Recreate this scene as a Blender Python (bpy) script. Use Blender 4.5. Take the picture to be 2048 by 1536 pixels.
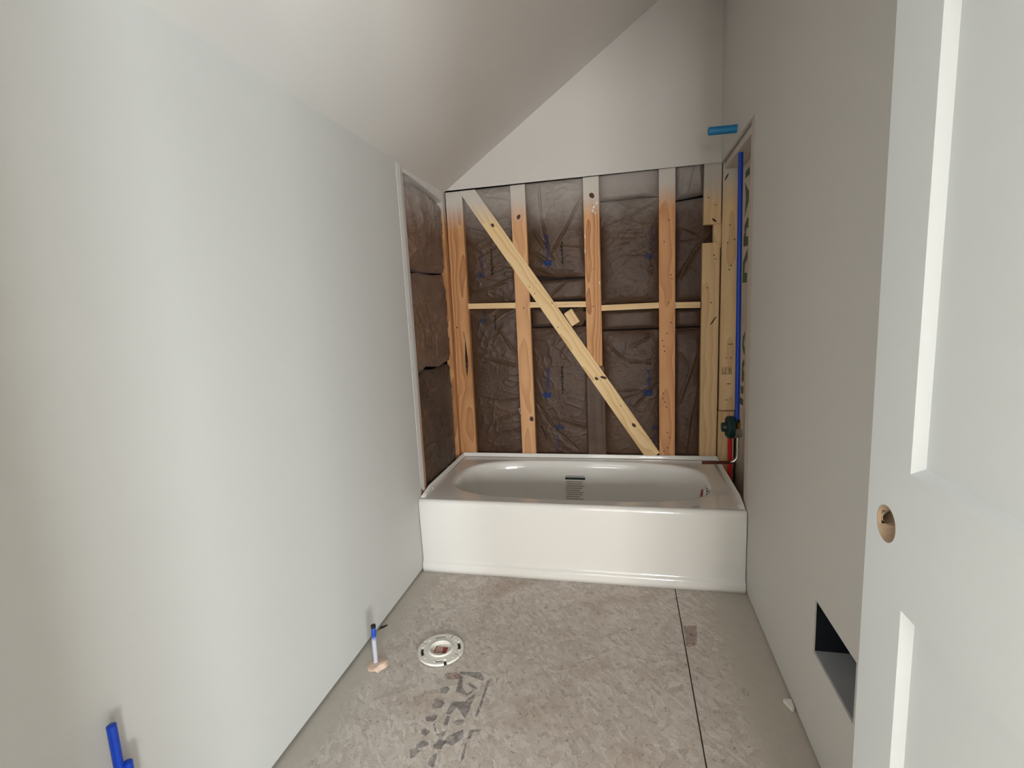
import bpy, bmesh, math, random
import numpy as np
from mathutils import Matrix, Vector

for o in list(bpy.data.objects):
    bpy.data.objects.remove(o)
SC = bpy.context.scene
C = SC.collection
PI = math.pi

# ------------------------------------------------------------------ camera
cam_d = bpy.data.cameras.new('camera')
cam_d.sensor_width = 36.0
cam_d.sensor_fit = 'HORIZONTAL'
cam_d.lens = 1010.53 / 2048 * 36.0
cam_d.clip_start = 0.02
cam = bpy.data.objects.new('camera', cam_d)
C.objects.link(cam)
_r = (0.975427, 0.214831, -0.048885)
_u = (0.015129, 0.156048, 0.987634)
_f = (-0.219802, 0.964104, -0.148963)
cam.matrix_world = Matrix(((_r[0], _u[0], -_f[0], 1.010679),
                           (_r[1], _u[1], -_f[1], -2.210505),
                           (_r[2], _u[2], -_f[2], 1.284471),
                           (0, 0, 0, 1)))
SC.camera = cam

# ------------------------------------------------------------------ sky, exposure
world = bpy.data.worlds.new('sky')
SC.world = world
world.use_nodes = True
bg = world.node_tree.nodes['Background']
bg.inputs['Color'].default_value = (0.80, 0.89, 1.0, 1)
bg.inputs['Strength'].default_value = 1.0
SC.view_settings.view_transform = 'Standard'
SC.view_settings.look = 'None'
SC.view_settings.exposure = 0.70
SC.view_settings.gamma = 1.0
SC.view_settings.use_curve_mapping = False

# ------------------------------------------------------------------ daylight at the two windows of the next room, plus one added small window
GW_ADDED = dict(x0=0.30, x1=1.05, z0=1.00, z1=1.65)  # unseen small window, added to put highlights on the tub
GW1 = dict(x0=1.205, x1=2.12, z0=0.45, z1=1.75)     # two windows in the gable wall behind the camera
GW2 = dict(x0=2.90, x1=4.70, z0=0.45, z1=1.75)
YG, XR = -5.60, 5.00
def area(name, loc, rot, sx, sy, power, col):
    l = bpy.data.lights.new(name, 'AREA')
    l.shape = 'RECTANGLE'; l.size = sx; l.size_y = sy; l.energy = power; l.color = col
    o = bpy.data.objects.new(name, l); C.objects.link(o)
    o.location = loc; o.rotation_euler = rot
    return o
for g, pw, DAY in ((GW_ADDED, 12, (1.0, 0.98, 0.96)), (GW1, 130, (1.0, 0.98, 0.96)), (GW2, 290, (0.87, 0.98, 1.02))):
    area('window_and_added_light', ((g['x0'] + g['x1']) / 2, YG - 0.16, (g['z0'] + g['z1']) / 2), (PI / 2, 0, 0),
         g['x1'] - g['x0'], g['z1'] - g['z0'], pw, DAY)

# ------------------------------------------------------------------ helpers
def srgb(r, g, b):
    def f(c):
        c /= 255.0
        return c / 12.92 if c <= 0.04045 else ((c + 0.055) / 1.055) ** 2.4
    return (f(r), f(g), f(b), 1.0)

def tag(o, label=None, cat=None, group=None, kind=None):
    if label: o['label'] = label
    if cat: o['category'] = cat
    if group: o['group'] = group
    if kind: o['kind'] = kind
    return o

def link(name, me, mat=None, parent=None, smooth=False):
    o = bpy.data.objects.new(name, me)
    C.objects.link(o)
    if mat: me.materials.append(mat)
    if parent:
        o.parent = parent
    if smooth:
        me.polygons.foreach_set('use_smooth', [True] * len(me.polygons))
    return o

def empty(name, loc=(0, 0, 0)):
    o = bpy.data.objects.new(name, None)
    o.empty_display_size = 0.05
    C.objects.link(o); o.location = loc
    return o

def under(o, parent):
    """parent o to an Empty (no rotation) keeping world coordinates"""
    o.parent = parent
    o.matrix_parent_inverse = Matrix.Translation(-parent.location)
    return o

def from_bm(name, bm, mat=None, parent=None, smooth=False):
    bmesh.ops.recalc_face_normals(bm, faces=bm.faces)
    me = bpy.data.meshes.new(name)
    bm.to_mesh(me); bm.free()
    return link(name, me, mat, parent, smooth)

def raw(name, verts, faces, mat=None, parent=None, smooth=False):
    me = bpy.data.meshes.new(name)
    me.from_pydata(verts, [], faces); me.update()
    return link(name, me, mat, parent, smooth)

def box_bm(bm, x0, x1, y0, y1, z0, z1, bev=0.0):
    r = bmesh.ops.create_cube(bm, size=1.0)
    vs = r['verts']
    for v in vs:
        v.co = Vector(((x0 + x1) / 2 + v.co.x * (x1 - x0), (y0 + y1) / 2 + v.co.y * (y1 - y0), (z0 + z1) / 2 + v.co.z * (z1 - z0)))
    if bev > 0:
        es = list({e for v in vs for e in v.link_edges})
        bmesh.ops.bevel(bm, geom=es, offset=bev, segments=2, affect='EDGES', profile=0.5)
    return bm

def box(name, x0, x1, y0, y1, z0, z1, mat, parent=None, bev=0.0):
    bm = bmesh.new()
    box_bm(bm, x0, x1, y0, y1, z0, z1, bev)
    return from_bm(name, bm, mat, parent)

def prism(name, pts, axis, a0, a1, mat, parent=None):
    """polygon pts (two in-plane coords) extruded along axis from a0 to a1"""
    def P(p, a):
        if axis == 0: return (a, p[0], p[1])
        if axis == 1: return (p[0], a, p[1])
        return (p[0], p[1], a)
    bm = bmesh.new()
    v0 = [bm.verts.new(P(p, a0)) for p in pts]
    v1 = [bm.verts.new(P(p, a1)) for p in pts]
    bm.faces.new(v0); bm.faces.new(v1)
    n = len(pts)
    for i in range(n):
        bm.faces.new((v0[i], v0[(i + 1) % n], v1[(i + 1) % n], v1[i]))
    return from_bm(name, bm, mat, parent)

def panel(name, axis, a0, a1, u0, u1, v0, v1, holes, mat, parent=None):
    """flat panel of thickness a0..a1 with rectangular openings"""
    us = sorted({u0, u1, *[h[0] for h in holes], *[h[1] for h in holes]})
    vs = sorted({v0, v1, *[h[2] for h in holes], *[h[3] for h in holes]})
    bm = bmesh.new(); vm = {}
    def V(i, j):
        if (i, j) not in vm:
            u, v = us[i], vs[j]
            p = (a0, u, v) if axis == 0 else ((u, a0, v) if axis == 1 else (u, v, a0))
            vm[(i, j)] = bm.verts.new(p)
        return vm[(i, j)]
    for i in range(len(us) - 1):
        for j in range(len(vs) - 1):
            cu, cv = (us[i] + us[i + 1]) / 2, (vs[j] + vs[j + 1]) / 2
            if any(h[0] < cu < h[1] and h[2] < cv < h[3] for h in holes): continue
            bm.faces.new((V(i, j), V(i + 1, j), V(i + 1, j + 1), V(i, j + 1)))
    r = bmesh.ops.extrude_face_region(bm, geom=list(bm.faces))
    d = [0, 0, 0]; d[axis] = a1 - a0
    bmesh.ops.translate(bm, verts=[g for g in r['geom'] if isinstance(g, bmesh.types.BMVert)], vec=d)
    return from_bm(name, bm, mat, parent)

def tube_bm(bm, pts, rad, seg=16, caps=True):
    pts = [Vector(p) for p in pts]
    rads = rad if isinstance(rad, (list, tuple)) else [rad] * len(pts)
    rings = []; prev = None
    for i, p in enumerate(pts):
        t = (pts[min(i + 1, len(pts) - 1)] - pts[max(i - 1, 0)]).normalized()
        if prev is None:
            a = Vector((0, 0, 1)) if abs(t.z) < 0.9 else Vector((1, 0, 0))
            n = t.cross(a).normalized()
        else:
            n = (prev - t * prev.dot(t)).normalized()
        prev = n; b = t.cross(n)
        rings.append([bm.verts.new(p + (n * math.cos(2 * PI * k / seg) + b * math.sin(2 * PI * k / seg)) * rads[i]) for k in range(seg)])
    for a, b in zip(rings, rings[1:]):
        for k in range(seg):
            bm.faces.new((a[k], a[(k + 1) % seg], b[(k + 1) % seg], b[k]))
    if caps:
        bm.faces.new(rings[0]); bm.faces.new(rings[-1])

def tube(name, pts, rad, mat, parent=None, seg=16, caps=True):
    bm = bmesh.new(); tube_bm(bm, pts, rad, seg, caps)
    o = from_bm(name, bm, mat, parent, True)
    sharp(o)
    return o

def sharp(o, ang=40):
    me = o.data
    bm = bmesh.new(); bm.from_mesh(me)
    for e in bm.edges:
        if len(e.link_faces) == 2 and e.calc_face_angle(0) > math.radians(ang): e.smooth = False
    bm.to_mesh(me); bm.free()

def arc(c, r, a0, a1, n, plane='xz'):
    out = []
    for i in range(n + 1):
        a = a0 + (a1 - a0) * i / n
        if plane == 'xz': out.append((c[0] + r * math.cos(a), c[1], c[2] + r * math.sin(a)))
    return out

# ------------------------------------------------------------------ materials
class NT:
    def __init__(s, name):
        s.m = bpy.data.materials.new(name); s.m.use_nodes = True
        s.t = s.m.node_tree; s.n = s.t.nodes; s.b = s.n['Principled BSDF']
        s.out = s.n['Material Output']
    def node(s, typ, **kw):
        n = s.n.new(typ)
        for k, v in kw.items():
            if k.startswith('i_'):
                key = k[2:]
                n.inputs[int(key) if key.isdigit() else key.replace('_', ' ')].default_value = v
            else: setattr(n, k, v)
        return n
    def ln(s, a, b): s.t.links.new(a, b)
    def ramp(s, src, stops, interp='LINEAR'):
        r = s.node('ShaderNodeValToRGB'); r.color_ramp.interpolation = interp
        e = r.color_ramp.elements
        while len(e) < len(stops): e.new(0.5)
        for el, (p, c) in zip(e, stops):
            el.position = p; el.color = c if len(c) == 4 else (*c, 1)
        s.ln(src, r.inputs[0]); return r.outputs[0]
    def mix(s, fac, a, b, mode='MIX'):
        n = s.node('ShaderNodeMix', data_type='RGBA', blend_type=mode)
        for k, v in (('Factor', fac), ('A', a), ('B', b)):
            sock = [i for i in n.inputs if i.name == k and (i.type == ('VALUE' if k == 'Factor' else 'RGBA'))][0]
            if isinstance(v, (int, float, tuple)): sock.default_value = v
            else: s.ln(v, sock)
        return [o for o in n.outputs if o.type == 'RGBA'][0]
    def math(s, op, a, b=None, c=None, clamp=False):
        n = s.node('ShaderNodeMath', operation=op, use_clamp=clamp)
        for i, v in enumerate((a, b, c)):
            if v is None: continue
            if isinstance(v, (int, float)): n.inputs[i].default_value = v
            else: s.ln(v, n.inputs[i])
        return n.outputs[0]
    def maprange(s, v, a, b, c=0.0, d=1.0, smooth=True):
        n = s.node('ShaderNodeMapRange'); n.interpolation_type = 'SMOOTHSTEP' if smooth else 'LINEAR'
        s.ln(v, n.inputs[0])
        for i, q in enumerate((a, b, c, d)): n.inputs[i + 1].default_value = q
        return n.outputs[0]
    def pos(s): return s.node('ShaderNodeNewGeometry').outputs['Position']
    def objc(s): return s.node('ShaderNodeTexCoord').outputs['Object']
    def mapping(s, v, loc=(0, 0, 0), rot=(0, 0, 0), sc=(1, 1, 1)):
        n = s.node('ShaderNodeMapping'); s.ln(v, n.inputs[0])
        n.inputs['Location'].default_value = loc; n.inputs['Rotation'].default_value = rot; n.inputs['Scale'].default_value = sc
        return n.outputs[0]
    def noise(s, v, scale, detail=3, rough=0.5, dist=0.0):
        n = s.node('ShaderNodeTexNoise'); s.ln(v, n.inputs['Vector'])
        n.inputs['Scale'].default_value = scale; n.inputs['Detail'].default_value = detail
        n.inputs['Roughness'].default_value = rough; n.inputs['Distortion'].default_value = dist
        return n.outputs['Fac']
    def xyz(s, v):
        n = s.node('ShaderNodeSeparateXYZ'); s.ln(v, n.inputs[0]); return n.outputs
    def bump(s, h, strength, dist):
        n = s.node('ShaderNodeBump'); s.ln(h, n.inputs['Height'])
        n.inputs['Strength'].default_value = strength; n.inputs['Distance'].default_value = dist
        s.ln(n.outputs[0], s.b.inputs['Normal'])
    def base(s, c):
        if isinstance(c, tuple): s.b.inputs['Base Color'].default_value = c
        else: s.ln(c, s.b.inputs['Base Color'])
    def set(s, **kw):
        for k, v in kw.items(): s.b.inputs[k.replace('_', ' ')].default_value = v
        return s

PAINT = srgb(212, 209, 204)
def plain(name, col, rough=0.5, metal=0.0, var=0.06, vs=40, bump=0.0, coat=0.0):
    t = NT(name); p = t.objc()
    n = t.noise(p, vs, 3)
    dark = tuple(c * (1 - var) for c in col[:3]) + (1,)
    light = tuple(min(1, c * (1 + var)) for c in col[:3]) + (1,)
    t.base(t.mix(n, dark, light))
    t.set(Roughness=rough, Metallic=metal)
    if coat: t.set(Coat_Weight=coat, Coat_Roughness=0.04)
    if bump: t.bump(n, bump, 0.002)
    return t.m

def paint_mat(name, col, rough=0.75):
    t = NT(name); p = t.pos()
    big = t.noise(p, 1.6, 2)
    a = tuple(c * 0.975 for c in col[:3]) + (1,)
    t.base(t.mix(big, a, col))
    t.set(Roughness=rough)
    t.bump(t.noise(p, 260, 2), 0.06, 0.001)
    return t.m
M_WALL = paint_mat('wall_paint', PAINT)
M_CEIL = paint_mat('ceiling_paint', srgb(226, 222, 217))
M_DOOR = paint_mat('door_paint', srgb(234, 239, 241), 0.5)
M_TRIM = paint_mat('trim_paint', srgb(236, 236, 232), 0.4)

def spray_mask(t, z0, z1, rough_amp=0.05, scale=14):
    """paint overspray left on bare wood and paper near the top of the opening"""
    p = t.pos(); z = t.xyz(p)[2]
    n = t.noise(p, scale, 3, 0.6)
    zz = t.math('ADD', z, t.math('MULTIPLY', t.math('SUBTRACT', n, 0.5), rough_amp * 2))
    return t.maprange(zz, z0, z1)

def wood(name, light, mid, dark, freq=42, dist=2.5, spray=True, seed=0.0):
    t = NT(name)
    rnd = t.node('ShaderNodeObjectInfo').outputs['Random']
    off = t.node('ShaderNodeCombineXYZ')
    t.ln(t.math('MULTIPLY_ADD', rnd, 0.10, -0.05), off.inputs[0])
    off.inputs[1].default_value = 0.05
    t.ln(t.math('MULTIPLY', rnd, 7.0), off.inputs[2])
    add = t.node('ShaderNodeVectorMath', operation='ADD')
    t.ln(t.objc(), add.inputs[0]); t.ln(off.outputs[0], add.inputs[1])
    v = add.outputs[0]
    warp = t.node('ShaderNodeTexNoise'); t.ln(t.mapping(v, sc=(3, 3, 1.3)), warp.inputs['Vector'])
    warp.inputs['Scale'].default_value = 1.7; warp.inputs['Detail'].default_value = 2
    sub = t.node('ShaderNodeVectorMath', operation='MULTIPLY_ADD')
    t.ln(warp.outputs['Color'], sub.inputs[0]); sub.inputs[1].default_value = (0.05, 0.07, 0); 
    t.ln(v, sub.inputs[2])
    x, y, z = t.xyz(sub.outputs[0])
    r = t.math('SQRT', t.math('ADD', t.math('MULTIPLY', x, x), t.math('MULTIPLY', y, y)))
    ring = t.math('FRACT', t.math('MULTIPLY', r, freq * 2.2))
    fine = t.noise(t.mapping(v, sc=(160, 160, 3)), 1.0, 3, 0.6)
    g = t.math('ADD', t.math('MULTIPLY', ring, 0.6), t.math('MULTIPLY', fine, 0.45))
    col = t.ramp(g, [(0.0, light), (0.45, mid), (0.86, dark), (1.0, mid)])
    blot = t.noise(t.mapping(v, sc=(9, 9, 2.5)), 1.0, 3)
    col = t.mix(t.maprange(blot, 0.45, 0.8, 0, 0.45), col, mid)
    spk = t.noise(t.mapping(v, sc=(60, 60, 26)), 1.0, 2)
    col = t.mix(t.maprange(spk, 0.66, 0.74, 0, 0.5), col, dark)
    if spray:
        col = t.mix(t.math('MULTIPLY', spray_mask(t, 1.74, 1.93), 0.94), col, srgb(206, 201, 194))
    t.base(col)
    t.set(Roughness=0.7)
    t.bump(g, 0.10, 0.001)
    return t.m
M_PINE_OR = wood('pine_orange', srgb(214, 166, 116), srgb(200, 146, 96), srgb(158, 104, 62), 34)
M_PINE_TAN = wood('pine_tan', srgb(230, 184, 136), srgb(221, 170, 122), srgb(202, 148, 100), 26)
M_PINE_SPECK = wood('pine_speckled', srgb(226, 174, 126), srgb(216, 160, 110), srgb(198, 138, 90), 26)
M_PINE_RED = wood('pine_reddish', srgb(224, 174, 126), srgb(208, 154, 104), srgb(166, 108, 66), 36)
M_PINE_PALE = wood('pine_pale', srgb(244, 214, 168), srgb(238, 204, 156), srgb(222, 184, 136), 20)
M_PINE_BRACE = wood('pine_brace', srgb(246, 220, 172), srgb(240, 208, 156), srgb(220, 180, 124), 26)
M_KNOT = plain('knot_wood', srgb(74, 44, 26), 0.7, var=0.3, vs=120)
M_SPLIT = plain('split_wood', srgb(36, 22, 14), 0.9, var=0.3, vs=90)
M_HOLE = plain('nail_hole', srgb(40, 28, 20), 0.9)

def kraft(name, c0, c1, spray=0.62):
    t = NT(name); p = t.pos()
    n1 = t.noise(p, 7, 4, 0.6)
    n2 = t.noise(t.mapping(p, sc=(1, 1, 0.25)), 180, 2)
    col = t.mix(t.maprange(n1, 0.3, 0.7), c0, c1)
    col = t.mix(t.math('MULTIPLY', n2, 0.25), col, tuple(c * 0.6 for c in c0[:3]) + (1,))
    if spray:
        col = t.mix(t.math('MULTIPLY', spray_mask(t, 1.66, 1.98, 0.10, 9), spray), col, srgb(196, 190, 184))
    t.base(col)
    t.set(Roughness=0.52, Sheen_Weight=0.08)
    t.b.inputs['Specular IOR Level'].default_value = 0.42
    t.bump(t.math('ADD', t.math('MULTIPLY', n2, 0.3), t.noise(p, 60, 4, 0.65)), 0.12, 0.004)
    return t.m
M_KRAFT = kraft('kraft_facing', srgb(73, 51, 36), srgb(90, 66, 48))
M_KRAFT_L = kraft('kraft_facing_brown', srgb(108, 77, 58), srgb(128, 98, 80), 0.6)
M_FLUFF = plain('brown_fibreglass', srgb(92, 70, 52), 0.95, var=0.5, vs=60, bump=0.6)
M_CAVITY = plain('dark_sheathing', srgb(60, 48, 40), 0.9, var=0.2)

# --- subfloor
def osb_mat():
    t = NT('strand_board'); p = t.pos()
    layers = []
    for rot, sc in ((0.35, (17, 52, 1)), (1.45, (20, 66, 1)), (2.45, (15, 44, 1)), (0.9, (32, 90, 1))):
        w = t.node('ShaderNodeTexNoise'); t.ln(p, w.inputs['Vector']); w.inputs['Scale'].default_value = 14
        ma = t.node('ShaderNodeVectorMath', operation='MULTIPLY_ADD')
        t.ln(w.outputs['Color'], ma.inputs[0]); ma.inputs[1].default_value = (0.022, 0.022, 0); t.ln(p, ma.inputs[2])
        mp = t.mapping(t.mapping(ma.outputs[0], rot=(0, 0, rot)), sc=(sc[0], sc[1], 0.0))
        vo = t.node('ShaderNodeTexVoronoi', voronoi_dimensions='2D'); t.ln(mp, vo.inputs['Vector']); vo.inputs['Scale'].default_value = 1.0
        ve = t.node('ShaderNodeTexVoronoi', voronoi_dimensions='2D', feature='DISTANCE_TO_EDGE'); t.ln(mp, ve.inputs['Vector']); ve.inputs['Scale'].default_value = 1.0
        sx = t.node('ShaderNodeSeparateColor'); t.ln(vo.outputs['Color'], sx.inputs[0])
        layers.append((sx.outputs[0], sx.outputs[1], ve.outputs['Distance']))
    v, pick, ed = layers[0]
    for (v2, pk, e2) in layers[1:]:
        sel = t.math('GREATER_THAN', pk, 0.55)
        inv = t.math('SUBTRACT', 1.0, sel)
        v = t.math('ADD', t.math('MULTIPLY', v2, sel), t.math('MULTIPLY', v, inv))
        ed = t.math('ADD', t.math('MULTIPLY', e2, sel), t.math('MULTIPLY', ed, inv))
    fine = t.noise(t.mapping(p, sc=(1, 1, 0)), 190, 4, 0.75, 0.8)
    med = t.noise(p, 30, 5, 0.7, 1.0)
    g = t.math('ADD', t.math('MULTIPLY', v, 0.20), t.math('ADD', t.math('MULTIPLY', fine, 0.50), t.math('MULTIPLY', med, 0.34)))
    col = t.ramp(g, [(0.26, srgb(138, 125, 113)), (0.42, srgb(188, 177, 166)), (0.58, srgb(206, 196, 187)), (0.78, srgb(230, 222, 214))])
    brk = t.maprange(t.noise(p, 55, 3, 0.6), 0.52, 0.64)
    em = t.math('MULTIPLY', t.math('SUBTRACT', 1.0, t.maprange(ed, 0.02, 0.075)), t.math('MULTIPLY', brk, 0.62))
    col = t.mix(em, col, srgb(104, 86, 74))
    # reddish stains
    st = t.noise(p, 3.2, 3, 0.6)
    col = t.mix(t.maprange(st, 0.52, 0.72, 0, 0.35), col, srgb(150, 122, 104))
    # dark torn-strand specks
    sp = t.noise(t.mapping(t.mapping(p, rot=(0, 0, 0.5)), sc=(30, 95, 0)), 1.0, 3, 0.6)
    col = t.mix(t.maprange(sp, 0.66, 0.74, 0, 0.6), col, srgb(98, 80, 66))
    sp2 = t.noise(t.mapping(t.mapping(p, rot=(0, 0, 2.0)), sc=(34, 110, 0)), 1.0, 3, 0.6)
    col = t.mix(t.maprange(sp2, 0.67, 0.75, 0, 0.5), col, srgb(104, 88, 74))
    # wall-paint overspray along the walls
    x, y, z = t.xyz(p)
    wob = t.math('MULTIPLY', t.math('SUBTRACT', t.noise(p, 7, 4, 0.7), 0.5), 0.16)
    xr = t.math('ADD', x, wob)
    mr = t.maprange(xr, 1.31, 1.40)
    mlft = t.math('SUBTRACT', 1.0, t.maprange(xr, 0.035, 0.15))
    m = t.math('MULTIPLY', t.math('MAXIMUM', mr, mlft), 0.86)
    col = t.mix(m, col, srgb(190, 182, 171))
    t.base(col); t.set(Roughness=0.85)
    t.bump(g, 0.25, 0.002)
    return t.m
M_OSB = osb_mat()

def ink_mat(name, col, cover=0.55, scale=60):
    t = NT(name); p = t.pos()
    n = t.noise(p, scale, 4, 0.7)
    t.base(col); t.set(Roughness=0.85)
    tr = t.node('ShaderNodeBsdfTransparent'); mx = t.node('ShaderNodeMixShader')
    f = t.maprange(n, 0.35, 0.68, cover, cover * 0.35)
    t.ln(f, mx.inputs[0]); t.ln(tr.outputs[0], mx.inputs[1]); t.ln(t.b.outputs[0], mx.inputs[2])
    t.ln(mx.outputs[0], t.out.inputs[0])
    return t.m
M_INK_FLOOR = ink_mat('faded_floor_ink', srgb(106, 104, 112), 0.5, 38)
M_INK_BLUE = ink_mat('blue_print', srgb(24, 62, 122), 0.9, 60)
M_INK_FAINT = ink_mat('faint_blue_print', srgb(44, 62, 104), 0.6, 60)
M_INK_DARK = ink_mat('dark_print', srgb(26, 22, 24), 0.9, 60)
M_INK_GREEN = plain('green_print', srgb(92, 108, 88), 0.9, var=0.1)
M_GYP_BACK = plain('drywall_back_paper', srgb(214, 204, 192), 0.9, var=0.06, vs=30)

M_TUB = NT('tub_enamel')
M_TUB.base(srgb(238, 236, 231)); M_TUB.set(Roughness=0.10, Coat_Weight=0.5, Coat_Roughness=0.03)
_n = M_TUB.noise(M_TUB.pos(), 22, 2); M_TUB.bump(_n, 0.015, 0.002)
M_TUB = M_TUB.m
M_PVC = plain('white_pvc', srgb(232, 228, 218), 0.35, var=0.03)
M_PEXB = plain('blue_pipe', srgb(8, 66, 190), 0.35, var=0.06, vs=20)
M_PEXR = plain('red_pipe', srgb(196, 24, 30), 0.35, var=0.06, vs=20)
M_ARM = plain('light_blue_pipe', srgb(28, 132, 190), 0.4, var=0.06, vs=30)
M_COPPER = plain('dull_copper', srgb(92, 46, 36), 0.42, 0.6, var=0.15, vs=50)
M_CHROME = plain('chrome', srgb(200, 198, 192), 0.18, 1.0, var=0.05)
M_BRASS = plain('brass', srgb(176, 140, 84), 0.3, 1.0, var=0.1)
M_GREEN = plain('dark_green_plastic', srgb(12, 50, 46), 0.4, var=0.1)
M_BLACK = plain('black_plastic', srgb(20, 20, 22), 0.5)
M_FOAM = plain('pink_foam', srgb(228, 198, 178), 0.9, var=0.16, vs=60, bump=0.5)
M_CHIP = plain('white_gypsum', srgb(228, 224, 216), 0.9, var=0.05)
M_DUCT = plain('galvanised_duct', srgb(172, 174, 178), 0.5, 0.1, var=0.12, vs=14)
M_RAWWOOD = plain('raw_door_core', srgb(206, 180, 152), 0.85, var=0.2, vs=120, bump=0.4)
M_LABEL_RED = plain('red_label', srgb(150, 56, 44), 0.6, var=0.3, vs=160)
M_LABEL_WHITE = plain('white_label', srgb(236, 234, 228), 0.5)
M_LABEL_GREY = plain('grey_label', srgb(150, 140, 134), 0.6, var=0.1)
M_LABEL_GREEN = plain('green_label', srgb(10, 40, 32), 0.5)
M_ROOMFLOOR = plain('bare_subfloor', srgb(176, 160, 142), 0.85, var=0.2, vs=30)

# PEX with paint overspray on the lower half
def stub_mat():
    t = NT('oversprayed_blue_pipe'); p = t.pos(); z = t.xyz(p)[2]
    n = t.noise(p, 90, 3)
    m = t.maprange(t.math('ADD', z, t.math('MULTIPLY', n, 0.02)), 0.105, 0.125)
    t.base(t.mix(m, srgb(196, 194, 206), srgb(14, 72, 182))); t.set(Roughness=0.4)
    return t.m
M_STUB = stub_mat()

# ------------------------------------------------------------------ room shell
W, HK, SL = 1.512, 1.978, 0.6773
D = 0.0127
YS = 0.745                     # face of the framing in the alcove back wall
YF0, YF1 = -2.235, -2.120      # doorway wall
def zc(x): return HK + SL * x

def S(o, **kw):
    o['kind'] = 'structure'
    return o

# floor: two strand-board sheets with an open joint
fl = S(box('floor', -0.16, 1.63, YF1, 0.95, -0.06, -0.021, M_CAVITY))
box('subfloor_panel', -0.16, 1.2105, YF1, 0.95, -0.0205, 0.0, M_OSB, fl)
box('subfloor_panel', 1.2150, 1.63, YF1, 0.95, -0.0205, 0.0, M_OSB, fl)

wl = S(panel('wall_left', 0, -D, 0.0, YF1, 0.053, 0.012, HK, [], M_WALL))
wr = S(panel('wall_right', 0, W, W + D, YF1, YS, 0.009, zc(W),
             [(0.030, YS, 0.009, HK), (-1.035, -0.779, 0.293, 0.449)], M_WALL))
wb = S(prism('wall_back', [(-D, HK), (W + D, HK), (W + D, zc(W + D)), (-D, zc(-D))], 1, YS - D, YS, M_WALL))
for v in wb.data.vertices:            # the lower edge is cut at a slant
    if v.co.y > YS - 0.001 and v.co.z < HK + 0.001: v.co.z += 0.005
S(prism('ceiling', [(-0.17, zc(-0.17)), (1.64, zc(1.64)), (1.64, zc(1.64) + 0.03), (-0.17, zc(-0.17) + 0.03)], 1, YF0, 0.96, M_CEIL))
S(panel('wall_front', 1, YF0, YF1, -0.17, XR + 0.02, 0.0, 3.2, [(0.59, 1.402, 0.0, 2.06)], M_WALL))
# outer skins that close the wall cavities
S(box('wall_outer_left', -0.19, -0.16, YF0, 0.96, -0.06, 2.1, M_CAVITY))
S(box('wall_outer_back', -0.19, 1.64, 0.93, 0.96, -0.06, 3.2, M_CAVITY))
wo = S(box('wall_outer_right', 1.614, 1.627, YF1, 0.96, -0.06, 3.2, M_GYP_BACK))
# next room behind the camera
S(box('floor_next_room', -0.05, XR, YG, YF0, -0.06, 0.0, M_ROOMFLOOR))
S(panel('wall_gable', 1, YG - 0.12, YG, -0.12, XR + 0.12, 0, 3.2, [(g['x0'], g['x1'], g['z0'], g['z1']) for g in (GW_ADDED, GW1, GW2)], M_WALL))
S(box('wall_far_right', XR, XR + 0.12, YG, YF0, 0, 3.2, M_WALL))
S(box('wall_far_left', -0.12, 0.0, YG, YF0, 0, HK, M_WALL))
S(prism('ceiling_next_room', [(-0.12, zc(-0.12)), (1.14, 2.75), (XR + 0.1, 2.75), (XR + 0.1, 2.78), (1.13, 2.78), (-0.12, zc(-0.12) + 0.03)], 1, YG, YF0, M_CEIL))
def window(name, axis, a0, a1, u0, u1, v0, v1):
    w = 0.05
    o = S(panel(name, axis, a0, a1, u0, u1, v0, v1,
                [(u0 + w, (u0 + u1) / 2 - w / 2, v0 + w, (v0 + v1) / 2 - 0.02), ((u0 + u1) / 2 + w / 2, u1 - w, v0 + w, (v0 + v1) / 2 - 0.02),
                 (u0 + w, (u0 + u1) / 2 - w / 2, (v0 + v1) / 2 + 0.02, v1 - w), ((u0 + u1) / 2 + w / 2, u1 - w, (v0 + v1) / 2 + 0.02, v1 - w)], M_TRIM))
    return o
window('window_1', 1, YG - 0.10, YG - 0.05, *[GW1[k] for k in ('x0', 'x1', 'z0', 'z1')])
window('window_2', 1, YG - 0.10, YG - 0.05, *[GW2[k] for k in ('x0', 'x1', 'z0', 'z1')])
window('added_window', 1, YG - 0.10, YG - 0.05, *[GW_ADDED[k] for k in ('x0', 'x1', 'z0', 'z1')])  # frame around the added highlight light
# door jambs
S(box('trim_1', 0.578, 0.592, YF0 - 0.005, YF1 + 0.005, 0, 2.06, M_TRIM))
S(box('trim_2', 1.400, 1.414, YF0 - 0.005, YF1 + 0.005, 0, 2.06, M_TRIM))
S(box('trim_3', 0.578, 1.414, YF0 - 0.005, YF1 + 0.005, 2.06, 2.075, M_TRIM))

# rough cut edges of the drywall beside the alcove
def strip_mat(name, c0, c1, spray_z0, spray_z1, wood_c):
    t = NT(name); p = t.pos()
    n = t.noise(t.mapping(p, sc=(1, 1, 0.18)), 130, 3)
    col = t.mix(n, c0, c1)
    if wood_c:
        z = t.xyz(p)[2]
        zz = t.math('ADD', z, t.math('MULTIPLY', t.math('SUBTRACT', t.noise(p, 20, 3), 0.5), 0.3))
        col = t.mix(t.maprange(zz, spray_z0, spray_z1), wood_c, col)
    t.base(col); t.set(Roughness=0.85); t.bump(n, 0.4, 0.002)
    return t.m
M_EDGE_L = strip_mat('primed_edge', srgb(214, 209, 204), srgb(242, 239, 235), 0, 0, None)
M_EDGE_L2 = strip_mat('oversprayed_stud_edge', srgb(196, 189, 182), srgb(222, 216, 210), 0.55, 1.15, srgb(196, 150, 112))
M_EDGE_R = strip_mat('drywall_cut_edge', srgb(190, 181, 170), srgb(210, 201, 190), 0, 0, None)
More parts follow.
